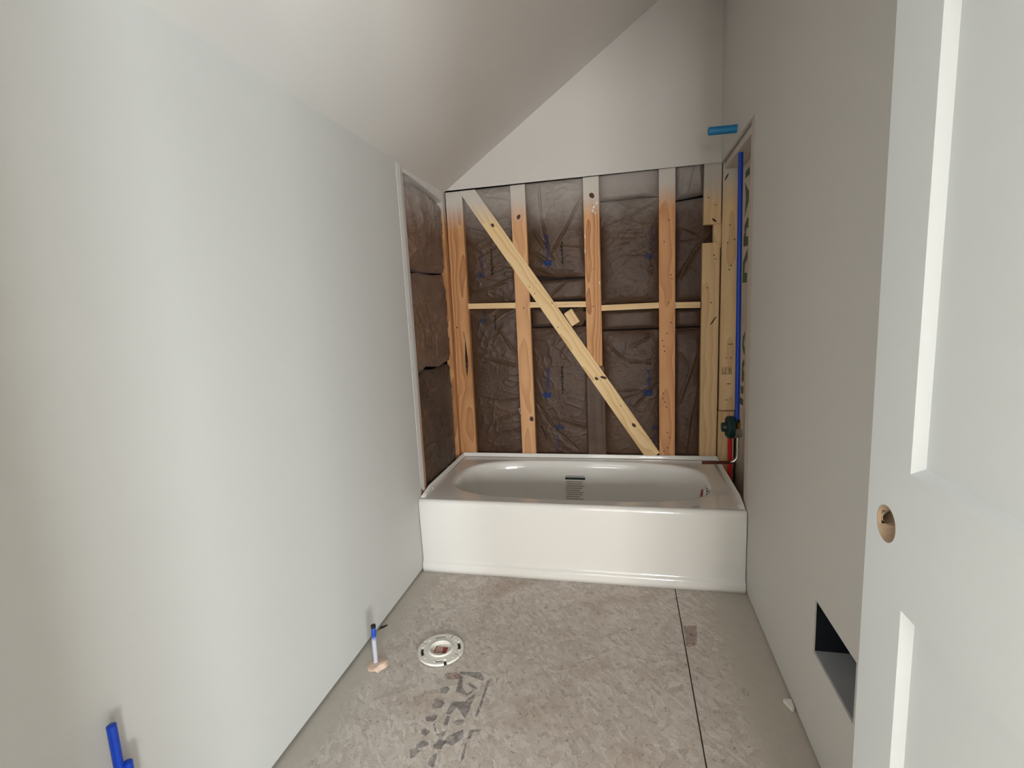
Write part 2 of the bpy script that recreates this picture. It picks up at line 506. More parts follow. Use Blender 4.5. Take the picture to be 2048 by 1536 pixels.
prism('drywall_edge', [(0.0575, 0.42), (0.100, 0.385), (0.103, 0.9), (0.098, 1.3), (0.101, HK - 0.010), (0.0575, HK - 0.006)], 0, -D, 0.0005, M_EDGE_L, wl)
prism('drywall_edge', [(0.0305, 0.36), (0.066, 0.36), (0.062, 0.9), (0.066, 1.5), (0.062, HK), (0.0305, HK)], 0, W + 0.0015, W + D, M_EDGE_R, wr)
prism('drywall_edge', [(0.062, 0.36), (0.108, 0.36), (0.112, 0.8), (0.106, 1.4), (0.102, HK), (0.060, HK)], 0, W + 0.004, W + D + 0.001, M_EDGE_R, wr)

# heating duct behind the hole in the right wall
dct = empty('floor_duct', (W + D, -0.907, 0.293))
tag(dct, 'dark sheet metal duct opening cut low in the right wall beside the door', 'duct')
dk = bmesh.new()
x0, x1, y0, y1, z0, z1 = W + 0.004, 1.606, -1.035, -0.779, 0.293, 0.449
under(box('duct_floor', x0, x1, y0, y1, z0 - 0.003, z0 + 0.002, M_DUCT), dct)
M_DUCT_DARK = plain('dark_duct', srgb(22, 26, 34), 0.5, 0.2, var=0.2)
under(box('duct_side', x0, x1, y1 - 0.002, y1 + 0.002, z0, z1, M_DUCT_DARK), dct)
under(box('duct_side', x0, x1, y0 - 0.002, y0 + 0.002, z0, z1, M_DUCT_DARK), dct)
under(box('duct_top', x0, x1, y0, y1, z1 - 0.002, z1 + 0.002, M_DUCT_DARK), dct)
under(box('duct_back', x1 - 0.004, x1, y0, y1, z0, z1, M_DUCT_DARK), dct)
dk.free()

# ------------------------------------------------------------------ bathtub
# basin wall: (length scale, width scale, height, shift of centre)
WALL = [(0.986, 0.968, 0.348, 0), (0.983, 0.960, 0.340, 0), (0.981, 0.9545, 0.332, 0.001), (0.978, 0.949, 0.32, 0.002), (0.955, 0.917, 0.24, 0.008),
        (0.925, 0.885, 0.17, 0.018), (0.885, 0.845, 0.115, 0.03)]
def build_tub():
    t = empty('bathtub', (0.756, 0.371, 0.0))
    tag(t, 'glossy white alcove bathtub with oval basin and plain apron', 'bathtub')
    X0, X1, Y1 = 0.003, 1.509, 0.738
    ZR = 0.372
    cx, cy = 0.752, 0.378
    N = 128
    # angles that include the rectangle corners
    RX0, RX1, RY0, RY1 = X0, X1, 0.022, Y1
    def rect_pt(a):
        dx, dy = math.cos(a), math.sin(a)
        ts = []
        if dx > 1e-9: ts.append((RX1 - cx) / dx)
        if dx < -1e-9: ts.append((RX0 - cx) / dx)
        if dy > 1e-9: ts.append((RY1 - cy) / dy)
        if dy < -1e-9: ts.append((RY0 - cy) / dy)
        s = min(ts)
        return (cx + dx * s, cy + dy * s)
    cor = sorted([math.atan2(yy - cy, xx - cx) for xx in (RX0, RX1) for yy in (RY0, RY1)])
    angs = []
    cs = cor + [cor[0] + 2 * PI]
    for a, b in zip(cs, cs[1:]):
        k = 40
        angs += [a + (b - a) * i / k for i in range(k)]
    def sup(a, A, B, n, ox=0, oy=0):
        # superellipse point along direction a
        dx, dy = math.cos(a), math.sin(a)
        r = (abs(dx / A) ** n + abs(dy / B) ** n) ** (-1.0 / n)
        return (cx + ox + dx * r, cy + oy + dy * r)
    A, B = 0.662, 0.302
    loops = [[(*rect_pt(a), ZR) for a in angs]]
    prof = [(1.022, 1.05, 0.372, 0), (1.010, 1.022, 0.3712, 0), (1.0, 1.0, 0.368, 0), (0.992, 0.983, 0.360, 0)] + WALL + [(0.84, 0.785, 0.082, 0.04),
            (0.77, 0.69, 0.062, 0.045), (0.60, 0.52, 0.054, 0.045), (0.30, 0.26, 0.051, 0.045)]
    for i, (sa, sb, z, ox) in enumerate(prof):
        loops.append([(*sup(a, A * sa, B * sb, 3.1 if i < 11 else 3.1 - 0.25 * (i - 10), ox, 0), z) for a in angs])
    verts = [v for l in loops for v in l]
    n = len(angs); faces = []
    for k in range(len(loops) - 1):
        for i in range(n):
            faces.append((k * n + i, k * n + (i + 1) % n, (k + 1) * n + (i + 1) % n, (k + 1) * n + i))
    faces.append(tuple(range((len(loops) - 1) * n, len(loops) * n)))
    under(raw('basin', verts, faces, M_TUB, None, True), t)
    # apron, one profile along the length
    pr = [(0.024, ZR)]
    for i in range(9):
        a = PI / 2 + PI / 2 * i / 8
        pr.append((0.022 + 0.022 * math.cos(a), ZR - 0.022 + 0.022 * math.sin(a)))
    pr += [(0.0, 0.335), (0.0012, 0.25), (0.0035, 0.15), (0.0055, 0.075), (0.0055, 0.062), (0.0045, 0.055), (0.001, 0.049), (-0.004, 0.045), (-0.0065, 0.040), (-0.0075, 0.034), (-0.008, 0.02), (-0.008, 0.0015), (0.01, 0.0015)]
    vs, fs = [], []
    xs = [X0, X0 + 0.006] + [X0 + 0.006 + (X1 - X0 - 0.012) * i / 24 for i in range(1, 24)] + [X1 - 0.006, X1]
    for j, x in enumerate(xs):
        e = 0.004 if j in (0, len(xs) - 1) else 0.0
        for (y, z) in pr: vs.append((x, y + e, z - (e if z > 0.3 else 0) * 0.2))
    m = len(pr)
    for j in range(len(xs) - 1):
        for k in range(m - 1):
            fs.append((j * m + k, j * m + k + 1, (j + 1) * m + k + 1, (j + 1) * m + k))
    ap = raw('apron', vs, fs, M_TUB, None, True); under(ap, t)
    # end and back skirts so the tub is a closed shell
    sk = bmesh.new()
    box_bm(sk, X0, X0 + 0.004, 0.012, Y1, 0.002, ZR - 0.001)
    box_bm(sk, X1 - 0.004, X1, 0.012, Y1, 0.002, ZR - 0.001)
    box_bm(sk, X0, X1, Y1 - 0.004, Y1, 0.002, ZR - 0.001)
    under(from_bm('skirt', sk, M_TUB), t)
    # raised tiling flange on the three wall sides
    def flange(path, nrm):
        bm = bmesh.new(); rows = []
        prf = [(0.028, ZR + 0.0002), (0.016, ZR + 0.0015), (0.009, ZR + 0.006), (0.006, ZR + 0.014), (0.005, ZR + 0.023), (0.003, ZR + 0.025), (0.0005, ZR + 0.025), (0.0005, ZR - 0.01)]
        for (px, py, nx, ny, k) in path:
            rows.append([bm.verts.new((px + nx * d, py + ny * d, ZR + (z - ZR) * k)) for d, z in prf])
        for a, b in zip(rows, rows[1:]):
            for i in range(len(prf) - 1): bm.faces.new((a[i], a[i + 1], b[i + 1], b[i]))
        bm.faces.new(rows[0]); bm.faces.new(rows[-1])
        return from_bm('tiling_flange', bm, M_TUB, None, True)
    under(flange([(X0, 0.035, 1, 0, 0.05), (X0, 0.09, 1, 0, 0.6), (X0, 0.15, 1, 0, 1), (X0, Y1 - 0.012, 1, 0, 1), (X0, Y1, 1, -1, 1), (X0 + 0.012, Y1, 0, -1, 1),
                  (X1 - 0.012, Y1, 0, -1, 1), (X1, Y1, -1, -1, 1), (X1, Y1 - 0.012, -1, 0, 1), (X1, 0.14, -1, 0, 1), (X1, 0.09, -1, 0, 0.6), (X1, 0.035, -1, 0, 0.05)], None), t)
    # overflow opening with its paper label on the right end wall
    ov = empty('overflow_label'); under(ov, t)
    ox, oy, oz = 1.407, 0.36, 0.255
    return t
tub = build_tub()

def disc_bm(bm, c, ax_u, ax_v, ru, rv, n=24):
    vs = [bm.verts.new(Vector(c) + Vector(ax_u) * ru * math.cos(2 * PI * i / n) + Vector(ax_v) * rv * math.sin(2 * PI * i / n)) for i in range(n)]
    return bm.faces.new(vs)

def cyl(name, c, axis, r, h, mat, n=24, r2=None):
    a = Vector(axis).normalized()
    pts = [Vector(c), Vector(c) + a * h]
    return tube(name, pts, [r, r if r2 is None else r2], mat, None, n)

for o in list(C.objects):
    if o.name == 'overflow_label': bpy.data.objects.remove(o)
# overflow hole cover (right end wall of the basin)
oax = Vector((-0.985, 0.0, 0.17)).normalized()
oc = Vector((1.3985, 0.372, 0.300))
ovr = under(cyl('overflow_ring', oc + oax * -0.008, oax, 0.036, 0.030, M_LABEL_WHITE, 32), tub)
cyl('overflow_label', oc + oax * 0.0222, oax, 0.030, 0.0012, M_LABEL_RED, 32).parent = ovr
gm = bmesh.new()
up = oax.cross(Vector((0, 1, 0))).normalized()
for k in range(14):
    a0 = 2 * PI * k / 14; a1 = a0 + 0.26
    q = [oc + oax * d + (Vector((0, 1, 0)) * math.sin(a) + up * math.cos(a)) * 0.0364 for a, d in ((a0, 0.001), (a1, 0.001), (a1, 0.0085), (a0, 0.0085))]
    gm.faces.new([gm.verts.new(p) for p in q])
from_bm('overflow_print', gm, M_LABEL_GREEN, ovr)

# sticker on the back inner wall of the basin
def basin_back(x, z):
    prof = [(w[2], w[1], w[3]) for w in WALL]
    sa = [w[0] for w in WALL]
    for i in range(len(prof) - 1):
        z1, b1, o1 = prof[i]; z2, b2, o2 = prof[i + 1]
        if z <= z1 and z >= z2:
            f = (z1 - z) / (z1 - z2)
            A = 0.662 * (sa[i] + (sa[i + 1] - sa[i]) * f); B = 0.302 * (b1 + (b2 - b1) * f); ox = o1 + (o2 - o1) * f
            u = abs((x - 0.752 - ox) / A)
            return 0.378 + B * (1 - u ** 3.1) ** (1 / 3.1)
    return 0.65
def basin_patch(name, x0, x1, z0, z1, mat, off=0.0008, nx=6, nz=6):
    vs, fs = [], []
    for j in range(nz + 1):
        for i in range(nx + 1):
            x = x0 + (x1 - x0) * i / nx; z = z0 + (z1 - z0) * j / nz
            vs.append((x, basin_back(x, z) - off, z))
    for j in range(nz):
        for i in range(nx):
            a = j * (nx + 1) + i
            fs.append((a, a + 1, a + nx + 2, a + nx + 1))
    return raw(name, vs, fs, mat)
SX0, SX1 = 0.655, 0.765
stk = empty('warning_sticker', (0.71, 0.66, 0.20)); 
tag(stk, 'warning sticker with dark green bar on the basin wall of the tub', 'sticker')
under(basin_patch('sticker_bar', SX0 - 0.004, SX1 + 0.004, 0.264, 0.278, M_LABEL_GREEN, 0.0016), stk)
under(basin_patch('sticker_line', SX0, SX1, 0.283, 0.288, M_LABEL_GREY, 0.0014), stk)
random.seed(4)
for k in range(9):
    z = 0.254 - k * 0.0125
    under(basin_patch('sticker_line', SX0 + random.choice((0, 0, 0.004)), SX1 - random.random() * 0.035, z - 0.0045, z, M_LABEL_GREY, 0.0014, 6, 1), stk)
# maker's stamp on the front rim
st = bmesh.new()
for k in range(6):
    x = 1.292 + k * 0.0055
    box_bm(st, x, x + 0.004, 0.036, 0.036 + 0.010 + 0.003 * (k % 2), 0.3722, 0.3726)
under(from_bm('rim_stamp', st, M_LABEL_GREY), tub)

# ------------------------------------------------------------------ framing
GRP = 'bare studs of the alcove back wall'
def stud(name, top, bot, w, th, yfront, mat, label, cat='stud', group=GRP, bev=0.002):
    L = math.hypot(top[0] - bot[0], top[1] - bot[1])
    bm = bmesh.new()
    box_bm(bm, -w / 2, w / 2, -th / 2, th / 2, -L / 2, L / 2, bev)
    o = from_bm(name, bm, mat)
    o.location = ((top[0] + bot[0]) / 2, yfront + th / 2, (top[1] + bot[1]) / 2)
    o.rotation_euler = (0, math.atan2(top[0] - bot[0], top[1] - bot[1]), 0)
    tag(o, label, cat, group)
    return o
def mark(name, parent, x, z, ru, rv, mat, yfront=None, tilt=0.0, n=14):
    """small raised oval (knot, hole) on the front of a stud, world x,z given"""
    bpy.context.view_layer.update()
    inv = parent.matrix_world.inverted()
    th = min(parent.dimensions.y, 0.05)
    ctr = inv @ Vector((x, parent.location.y, z))
    bm = bmesh.new()
    ring0 = []; ring1 = []
    rs = random.Random(int(x * 1000 + z * 77))
    for i in range(n):
        a = 2 * PI * i / n; k = 1 + rs.uniform(-0.1, 0.1)
        du, dv = ru * k * math.cos(a), rv * k * math.sin(a)
        u = du * math.cos(tilt) - dv * math.sin(tilt); v = du * math.sin(tilt) + dv * math.cos(tilt)
        ring0.append(bm.verts.new((ctr.x + u, -th / 2 + 0.001, ctr.z + v)))
        ring1.append(bm.verts.new((ctr.x + u * 0.85, -th / 2 - 0.0007, ctr.z + v * 0.85)))
    for i in range(n):
        bm.faces.new((ring0[i], ring0[(i + 1) % n], ring1[(i + 1) % n], ring1[i]))
    bm.faces.new(ring1); bm.faces.new(ring0)
    return from_bm(name, bm, mat, parent)

ZT = HK + 0.03
S1 = stud('wall_stud', (0.042, ZT), (0.034, 0.03), 0.102, 0.036, YS, M_PINE_OR, 'split orange pine stud in the left corner of the alcove')
S2 = stud('wall_stud', (0.425, ZT), (0.424, 0.03), 0.086, 0.036, YS, M_PINE_TAN, 'light pine stud crossed high by the diagonal brace')
S3 = stud('wall_stud', (0.838, ZT), (0.836, 0.03), 0.088, 0.036, YS, M_PINE_RED, 'reddish strongly grained middle stud with white plaster smears')
S4 = stud('wall_stud', (1.243, ZT), (1.237, 0.03), 0.086, 0.036, YS, M_PINE_SPECK, 'speckled tan stud at the foot of the diagonal brace')
S5 = stud('stud_block', (1.475, ZT), (1.472, 1.672), 0.087, 0.036, YS, M_PINE_PALE, 'short pale stud piece above the notch by the right corner', 'stud')
S5b = stud('stud_block', (1.500, 1.70), (1.500, 1.55), 0.040, 0.036, YS + 0.012, M_PINE_PALE, 'small recessed wood block in the notch of the right corner stud', 'block')
S5c = stud('wall_stud', (1.469, 1.577), (1.457, 0.03), 0.090, 0.036, YS, M_PINE_PALE, 'long pale stud below the notch by the right corner')
S6 = stud('wall_stud', (1.566, ZT), (1.558, 0.660), 0.084, 0.036, YS - 0.002, M_PINE_PALE, 'pale corner stud with printed stamp behind the blue riser pipe', group='right wall framing')
S6b = stud('wall_stud', (1.556, 0.655), (1.552, 0.03), 0.084, 0.036, YS - 0.001, M_PINE_PALE, 'short pale stud behind the green shower valve', group='right wall framing')
BR = stud('diagonal_brace', (0.096, 2.015), (1.162, 0.388), 0.084, 0.019, YS - 0.006, M_PINE_BRACE, 'long yellow pine brace running diagonally across the alcove studs', 'brace', 'braces and blocking')
BR2 = None
# blocking between the studs
def block(x0, x1, z0, z1, label, dz=0.0, th=0.033):
    o = stud('blocking', (x1, z1), (x0, z0), th, 0.07, YS + 0.004, M_PINE_PALE, label, 'blocking', 'blocking between the studs', 0.0015)
    return o
block(0.085, 0.384, 1.306, 1.297, 'thin level wood blocking left of the brace')
block(0.466, 0.796, 1.296, 1.284, 'wood blocking crossed by the diagonal brace')
block(0.880, 1.202, 1.258, 1.258, 'wood blocking between middle stud and speckled stud')
block(1.284, 1.416, 1.254, 1.250, 'shortest wood blocking beside the right corner stud')
ck = stud('wood_offcut', (0.686, 1.250), (0.732, 1.172), 0.056, 0.034, YS + 0.012, M_PINE_PALE, 'small pale wood offcut nailed beside the diagonal brace', 'offcut', 'braces and blocking', 0.006)
# left wall framing
t1 = box('wall_stud', -0.052, -0.0125, 0.702, 0.7445, 0.03, HK - 0.01, M_PINE_OR, None, 0.002)
tag(t1, 'narrow pine stud edge in the back corner of the left wall', 'stud', 'left wall framing')
t2 = box('wall_stud', -0.052, -0.0129, 0.045, 0.158, 0.03, HK - 0.004, M_EDGE_L2, None, 0.002)
tag(t2, 'paint spattered stud edge where the left wall drywall ends', 'stud', 'left wall framing')
tp = prism('top_plate', [(0.15, HK - 0.002), (0.74, HK - 0.002), (0.735, 1.905), (0.66, 1.915), (0.55, 1.925), (0.40, 1.938), (0.24, 1.95), (0.15, 1.95)], 0, -0.06, -0.0135, M_EDGE_L)
tag(tp, 'overspray painted top plate under the sloped ceiling of left wall', 'plate', 'left wall framing')
bp_ = box('top_plate', 1.530, 1.612, 0.16, 0.742, 1.945, 1.985, M_PINE_PALE, None, 0.002)
tag(bp_, 'painted wood plate at the head of the open right wall', 'plate', 'right wall framing')
st2 = box('wall_stud', 1.527, 1.612, 0.03, 0.066, 0.03, ZT, M_PINE_PALE, None, 0.002)
tag(st2, 'pale stud hidden behind the cut drywall edge of right wall', 'stud', 'right wall framing')

# knots, splits and nail holes
for x, z, a, b in ((0.27, 1.763, 0.010, 0.013), (0.844, 0.853, 0.009, 0.013), (1.053, 0.575, 0.010, 0.016)):
    mark('knot', BR, x, z, a, b, M_KNOT, tilt=0.2)
mark('knot', BR, 0.885, 0.858, 0.009, 0.022, M_KNOT, tilt=0.7)
for x, z in ((0.60, 1.30), (0.47, 1.40), (0.50, 1.36), (0.63, 1.16), (0.98, 0.69)): mark('nail_hole', BR, x, z, 0.003, 0.004, M_HOLE, n=8)
mark('knot', S2, 0.424, 1.798, 0.011, 0.016, M_KNOT, tilt=-0.5)
mark('knot', S2, 0.448, 0.611, 0.013, 0.017, M_KNOT)
mark('nail_hole', S2, 0.43, 1.28, 0.004, 0.004, M_HOLE, n=8)
mark('knot', S3, 0.842, 1.877, 0.014, 0.018, M_KNOT, tilt=0.6)
mark('nail_hole', S3, 0.836, 1.27, 0.004, 0.004, M_HOLE, n=8)
for x, z in ((1.252, 1.712), (1.226, 1.60), (1.262, 1.42), (1.266, 1.40), (1.248, 1.27), (1.24, 1.10), (1.222, 1.03), (1.214, 1.06), (1.226, 1.0),
             (1.218, 0.76), (1.216, 0.73), (1.228, 0.71), (1.235, 0.68), (1.24, 0.53), (1.252, 0.50), (1.24, 0.44), (1.22, 0.42), (1.262, 1.16)):
    mark('nail_hole', S4, x, z, 0.0035, 0.0042, M_HOLE, n=8)
for x, z in ((1.452, 1.81), (1.488, 1.77)): mark('nail_hole', S5, x, z, 0.0035, 0.0042, M_HOLE, n=8)
mark('knot', S5, 1.482, 1.692, 0.006, 0.016, M_KNOT, tilt=0.8)
for x, z in ((1.484, 1.51), (1.47, 1.26), (1.49, 1.49), (1.45, 1.34)): mark('nail_hole', S5c, x, z, 0.0035, 0.0042, M_HOLE, n=8)
mark('knot', S5c, 1.482, 1.16, 0.004, 0.032, M_KNOT, tilt=-0.6)
for x, z in ((1.56, 1.66), (1.55, 1.57), (1.583, 1.585), (1.57, 1.45), (1.56, 1.43), (1.575, 0.955), (1.552, 0.955), (1.556, 0.72)):
    mark('nail_hole', S6, x, z, 0.0035, 0.0042, M_HOLE, n=8)
mark('knot', S6, 1.541, 1.905, 0.004, 0.022, M_KNOT, tilt=-0.5)
for x, z, r in ((1.572, 1.03, 0.016), (1.566, 0.81, 0.014)): mark('knot', S6, x, z, r, 0.0025, M_KNOT)
# printed grade stamp (bars)
gs = bmesh.new()
for k in range(9):
    if k in (4,): continue
    x = 1.532 + k * 0.006
    box_bm(gs, x - 1.562, x + (0.002 if k % 3 else 0.0035) - 1.562, -0.0188, -0.0178, 0.868 - 1.334, (0.905 if k % 2 else 0.898) - 1.334)
box_bm(gs, 1.530 - 1.562, 1.588 - 1.562, -0.0188, -0.0178, 0.864 - 1.334, 0.866 - 1.334)
from_bm('grade_stamp', gs, M_INK_DARK, S6)
# long split in the corner stud
sp = bmesh.new()
pts = [(0.057, 1.125), (0.062, 1.06), (0.066, 1.0), (0.068, 0.965), (0.064, 0.93), (0.060, 0.90), (0.057, 0.872), (0.052, 0.91), (0.050, 0.95), (0.051, 1.0), (0.054, 1.06)]
bpy.context.view_layer.update()
inv = S1.matrix_world.inverted()
f0 = [sp.verts.new(inv @ Vector((x, YS - 0.0006, z))) for x, z in pts]
f1 = [sp.verts.new(inv @ Vector((x, YS + 0.001, z))) for x, z in pts]
sp.faces.new(f0); sp.faces.new(f1)
for i in range(len(pts)): sp.faces.new((f0[i], f0[(i + 1) % len(pts)], f1[(i + 1) % len(pts)], f1[i]))
from_bm('wood_split', sp, M_SPLIT, S1)
mark('knot', S1, 0.058, 0.958, 0.008, 0.012, M_KNOT)
mark('knot', S1, 0.059, 0.925, 0.007, 0.010, M_KNOT)
mark('nail_hole', S1, 0.010, 1.182, 0.004, 0.006, M_HOLE, n=8)
# plaster smears on the middle stud
for x, z, a, b, tl in ((0.868, 1.835, 0.006, 0.012, -0.6), (0.852, 1.815, 0.010, 0.006, 0.9), (0.845, 1.795, 0.006, 0.010, 0.3), (0.860, 1.782, 0.004, 0.007, 0.2), (0.800, 1.66, 0.003, 0.012, 0.1), (0.797, 1.58, 0.003, 0.014, 0), (0.874, 1.40, 0.003, 0.012, 0)):
    mark('plaster_smear', S3, x, z, a, b, M_CHIP, tilt=tl, n=9)
# bent strapping end on the light stud
tube('strap_end', [(-0.052, -0.026, -0.345), (-0.034, -0.022, -0.338), (-0.020, -0.0205, -0.340)], 0.0018, M_RAWWOOD, S2, 6)
tube('strap_end', [(-0.048, -0.027, -0.340), (-0.045, -0.026, -0.365), (-0.036, -0.022, -0.384), (-0.028, -0.0205, -0.388)], 0.0022, M_RAWWOOD, S2, 6)

# ------------------------------------------------------------------ insulation batts
class Noise2:
    def __init__(s, seed):
        s.g = np.random.RandomState(seed).rand(64, 64)
    def __call__(s, u, v):
        iu = np.floor(u).astype(int); iv = np.floor(v).astype(int)
        fu = u - iu; fv = v - iv
        fu = fu * fu * fu * (fu * (fu * 6 - 15) + 10); fv = fv * fv * fv * (fv * (fv * 6 - 15) + 10)
        a = s.g[iu % 64, iv % 64]; b = s.g[(iu + 1) % 64, iv % 64]; c = s.g[iu % 64, (iv + 1) % 64]; d = s.g[(iu + 1) % 64, (iv + 1) % 64]
        return (a * (1 - fu) + b * fu) * (1 - fv) + (c * (1 - fu) + d * fu) * fv
BATTS = []
def batt(label, plane, u0, u1, v0, v1, base, bulge=0.022, seed=1, folds=(), wr=0.006, mat=None, group='kraft faced batts in the back wall', top=None, bot=None, edge=0.012, step=0.0042, skirt=0.05):
    """a paper-faced insulation batt: bulging sheet with creases, height toward the room"""
    n1, n2, n3 = Noise2(seed), Noise2(seed + 100), Noise2(seed + 200)
    def h(u, v):
        u = np.asarray(u, float); v = np.asarray(v, float)
        s = np.clip((u - u0) / (u1 - u0), 0, 1); t = np.clip((v - v0) / (v1 - v0), 0, 1)
        es = 1 - np.abs(2 * s - 1) ** 5; et = 1 - np.abs(2 * t - 1) ** 9
        r = bulge * es * et - edge * (1 - es * et)
        wu = u + 0.05 * (n1(u * 9 + 3, v * 9 + 7) - 0.5); wv = v + 0.05 * (n2(u * 9 + 11, v * 9 + 1) - 0.5)
        rid = (1 - np.abs(2 * n3(wu * 11 + wv * 5 + 20, wv * 17 - wu * 6 + 20) - 1)) ** 5
        rid2 = (1 - np.abs(2 * n1(wu * 22 - wv * 9 + 30, wv * 26 + wu * 12 + 30) - 1)) ** 4
        big = n2(u * 5 + 40, v * 5 + 40) - 0.5
        fine = (1 - np.abs(2 * n2(wu * 34 + wv * 14 + 50, wv * 48 - wu * 20 + 50) - 1)) ** 8
        r = r + wr * 0.6 * rid * (1.8 * n2(u * 4 + 9, v * 4 + 9) - 0.4).clip(0) + wr * 0.45 * rid2 ** 1.5 * (2.0 * n1(u * 6 + 5, v * 6 + 5) - 0.5).clip(0) + wr * 0.45 * fine * n3(u * 5 + 2, v * 5 + 2) + wr * 0.55 * big
        for (a, b, c, d, amp, wd) in folds:
            L2 = (c - a) ** 2 + (d - b) ** 2
            k = np.clip(((u - a) * (c - a) + (v - b) * (d - b)) / L2, 0, 1)
            px, pv = a + k * (c - a), b + k * (d - b)
            dist = np.hypot(u - px, v - pv)
            sgn = np.sign((u - a) * (d - b) - (v - b) * (c - a))
            q = dist / np.where(sgn > 0, wd, wd * 0.4)
            r = r + amp * np.exp(-q * q) * (np.sin(PI * np.clip(k, 0.04, 0.96)) ** 0.5)
        return r
    nu = max(6, int((u1 - u0) / step)); nv = max(6, int((v1 - v0) / step))
    us = np.linspace(u0, u1, nu + 1); vs = np.linspace(v0, v1, nv + 1)
    U, V = np.meshgrid(us, vs)
    VV = V.copy()
    if top is not None:
        s = np.linspace(0, 1, nu + 1)[None, :]; t = np.linspace(0, 1, nv + 1)[:, None]
        VV = VV + t * np.interp(s, np.linspace(0, 1, len(top)), top)
    if bot is not None:
        s = np.linspace(0, 1, nu + 1)[None, :]; t = np.linspace(0, 1, nv + 1)[:, None]
        VV = VV + (1 - t) * np.interp(s, np.linspace(0, 1, len(bot)), bot)
    H = h(U, V)
    if plane == 'y': P = np.stack([U, base - H, VV], -1)
    else: P = np.stack([base + H, U, VV], -1)
    verts = P.reshape(-1, 3).tolist()
    idx = np.arange((nu + 1) * (nv + 1)).reshape(nv + 1, nu + 1)
    faces = np.stack([idx[:-1, :-1], idx[:-1, 1:], idx[1:, 1:], idx[1:, :-1]], -1).reshape(-1, 4).tolist()
    ring = idx[0, :].tolist() + idx[1:, -1].tolist() + idx[-1, -2::-1].tolist() + idx[-2:0:-1, 0].tolist()
    k0 = len(verts)
    for r in ring:
        p = list(verts[r])
        if plane == 'y': p[1] = base + skirt
        else: p[0] = base - skirt
        verts.append(p)
    m = len(ring)
    for i in range(m):
        faces.append((ring[i], k0 + i, k0 + (i + 1) % m, ring[(i + 1) % m]))
    faces.append(tuple(range(k0, k0 + m)))
    o = raw('insulation_batt', verts, faces, mat or M_KRAFT, None, True)
    tag(o, label, 'insulation', group)
    o['_'] = 0; del o['_']
    return o, h
YB = YS + 0.037
# bay between corner stud and light stud
A1, hA1 = batt('brown paper batt left of the brace, above the thin blocking', 'y', 0.078, 0.388, 1.318, ZT, YB, 0.012, 11, wr=0.009,
    folds=[(0.09, 1.77, 0.26, 1.71, 0.012, 0.018), (0.10, 1.70, 0.20, 1.62, 0.010, 0.014), (0.10, 1.39, 0.24, 1.41, 0.009, 0.010), (0.24, 1.41, 0.36, 1.46, 0.009, 0.010), (0.16, 1.58, 0.30, 1.64, 0.006, 0.012), (0.2, 1.93, 0.36, 1.90, 0.006, 0.012), (0.24, 1.49, 0.34, 1.52, 0.005, 0.008)])
A2, hA2 = batt('tall brown paper batt between corner stud and light stud', 'y', 0.078, 0.388, 0.33, 1.284, YB, 0.014, 12, wr=0.009,
    folds=[(0.10, 1.03, 0.20, 0.99, 0.010, 0.02), (0.20, 0.99, 0.37, 0.94, 0.010, 0.012), (0.11, 0.75, 0.24, 0.72, -0.008, 0.008), (0.24, 0.72, 0.38, 0.73, -0.009, 0.008), (0.28, 1.16, 0.37, 1.0, 0.008, 0.012), (0.22, 0.60, 0.38, 0.66, 0.006, 0.012), (0.12, 0.52, 0.38, 0.56, 0.006, 0.02)])
# bay between light stud and middle stud
B1, hB1 = batt('brown paper batt with torn lower left corner right of the brace', 'y', 0.462, 0.800, 1.446, ZT, YB, 0.012, 13, wr=0.006, bot=[0.02, 0.012, 0.0, 0.0, -0.004],
    folds=[(0.775, 1.86, 0.70, 1.73, -0.014, 0.009), (0.70, 1.73, 0.60, 1.58, -0.013, 0.009), (0.545, 1.98, 0.55, 1.80, -0.016, 0.008), (0.55, 1.80, 0.585, 1.62, -0.014, 0.008), (0.585, 1.62, 0.61, 1.55, -0.010, 0.010), (0.50, 1.72, 0.58, 1.60, 0.012, 0.014), (0.48, 1.60, 0.59, 1.53, 0.014, 0.016), (0.62, 1.62, 0.78, 1.60, 0.006, 0.02), (0.50, 1.50, 0.60, 1.47, 0.012, 0.010)])
B2, hB2 = batt('narrow dark batt strip just above the crossed blocking', 'y', 0.470, 0.800, 1.318, 1.432, YB + 0.012, 0.010, 14, wr=0.004, folds=[(0.58, 1.34, 0.68, 1.425, -0.010, 0.007)])
B3, hB3 = batt('short batt band under the blocking, behind the offcut', 'y', 0.470, 0.640, 1.166, 1.270, YB + 0.006, 0.016, 15, wr=0.004)
B3b = None
B4, hB4 = batt('large brown batt with blue house logo below the brace', 'y', 0.462, 0.810, 0.33, 1.156, YB, 0.013, 16, wr=0.006,
    folds=[(0.470, 0.72, 0.60, 0.53, -0.014, 0.009), (0.60, 0.53, 0.72, 0.42, -0.010, 0.010), (0.60, 0.62, 0.80, 0.56, 0.008, 0.016), (0.54, 0.54, 0.57, 0.46, 0.007, 0.007), (0.48, 0.86, 0.52, 0.74, 0.007, 0.016)])
# torn brown fibre showing behind the offcut
fb = bmesh.new(); rr = random.Random(5)
bmesh.ops.create_icosphere(fb, subdivisions=4, radius=1.0)
nz = Noise2(77)
for v in fb.verts:
    k = 0.75 + 0.5 * float(nz(np.array(v.co.x * 4 + 9), np.array(v.co.z * 4 + v.co.y * 3 + 9)))
    v.co = Vector((0.742 + v.co.x * 0.052 * k, YB + 0.026 + v.co.y * 0.02 * k, 1.215 + v.co.z * 0.052 * k))
ff = from_bm('torn_fibreglass', fb, M_FLUFF, None, True)
tag(ff, 'torn tuft of brown fibreglass beside the middle stud under blocking', 'insulation', 'loose insulation')
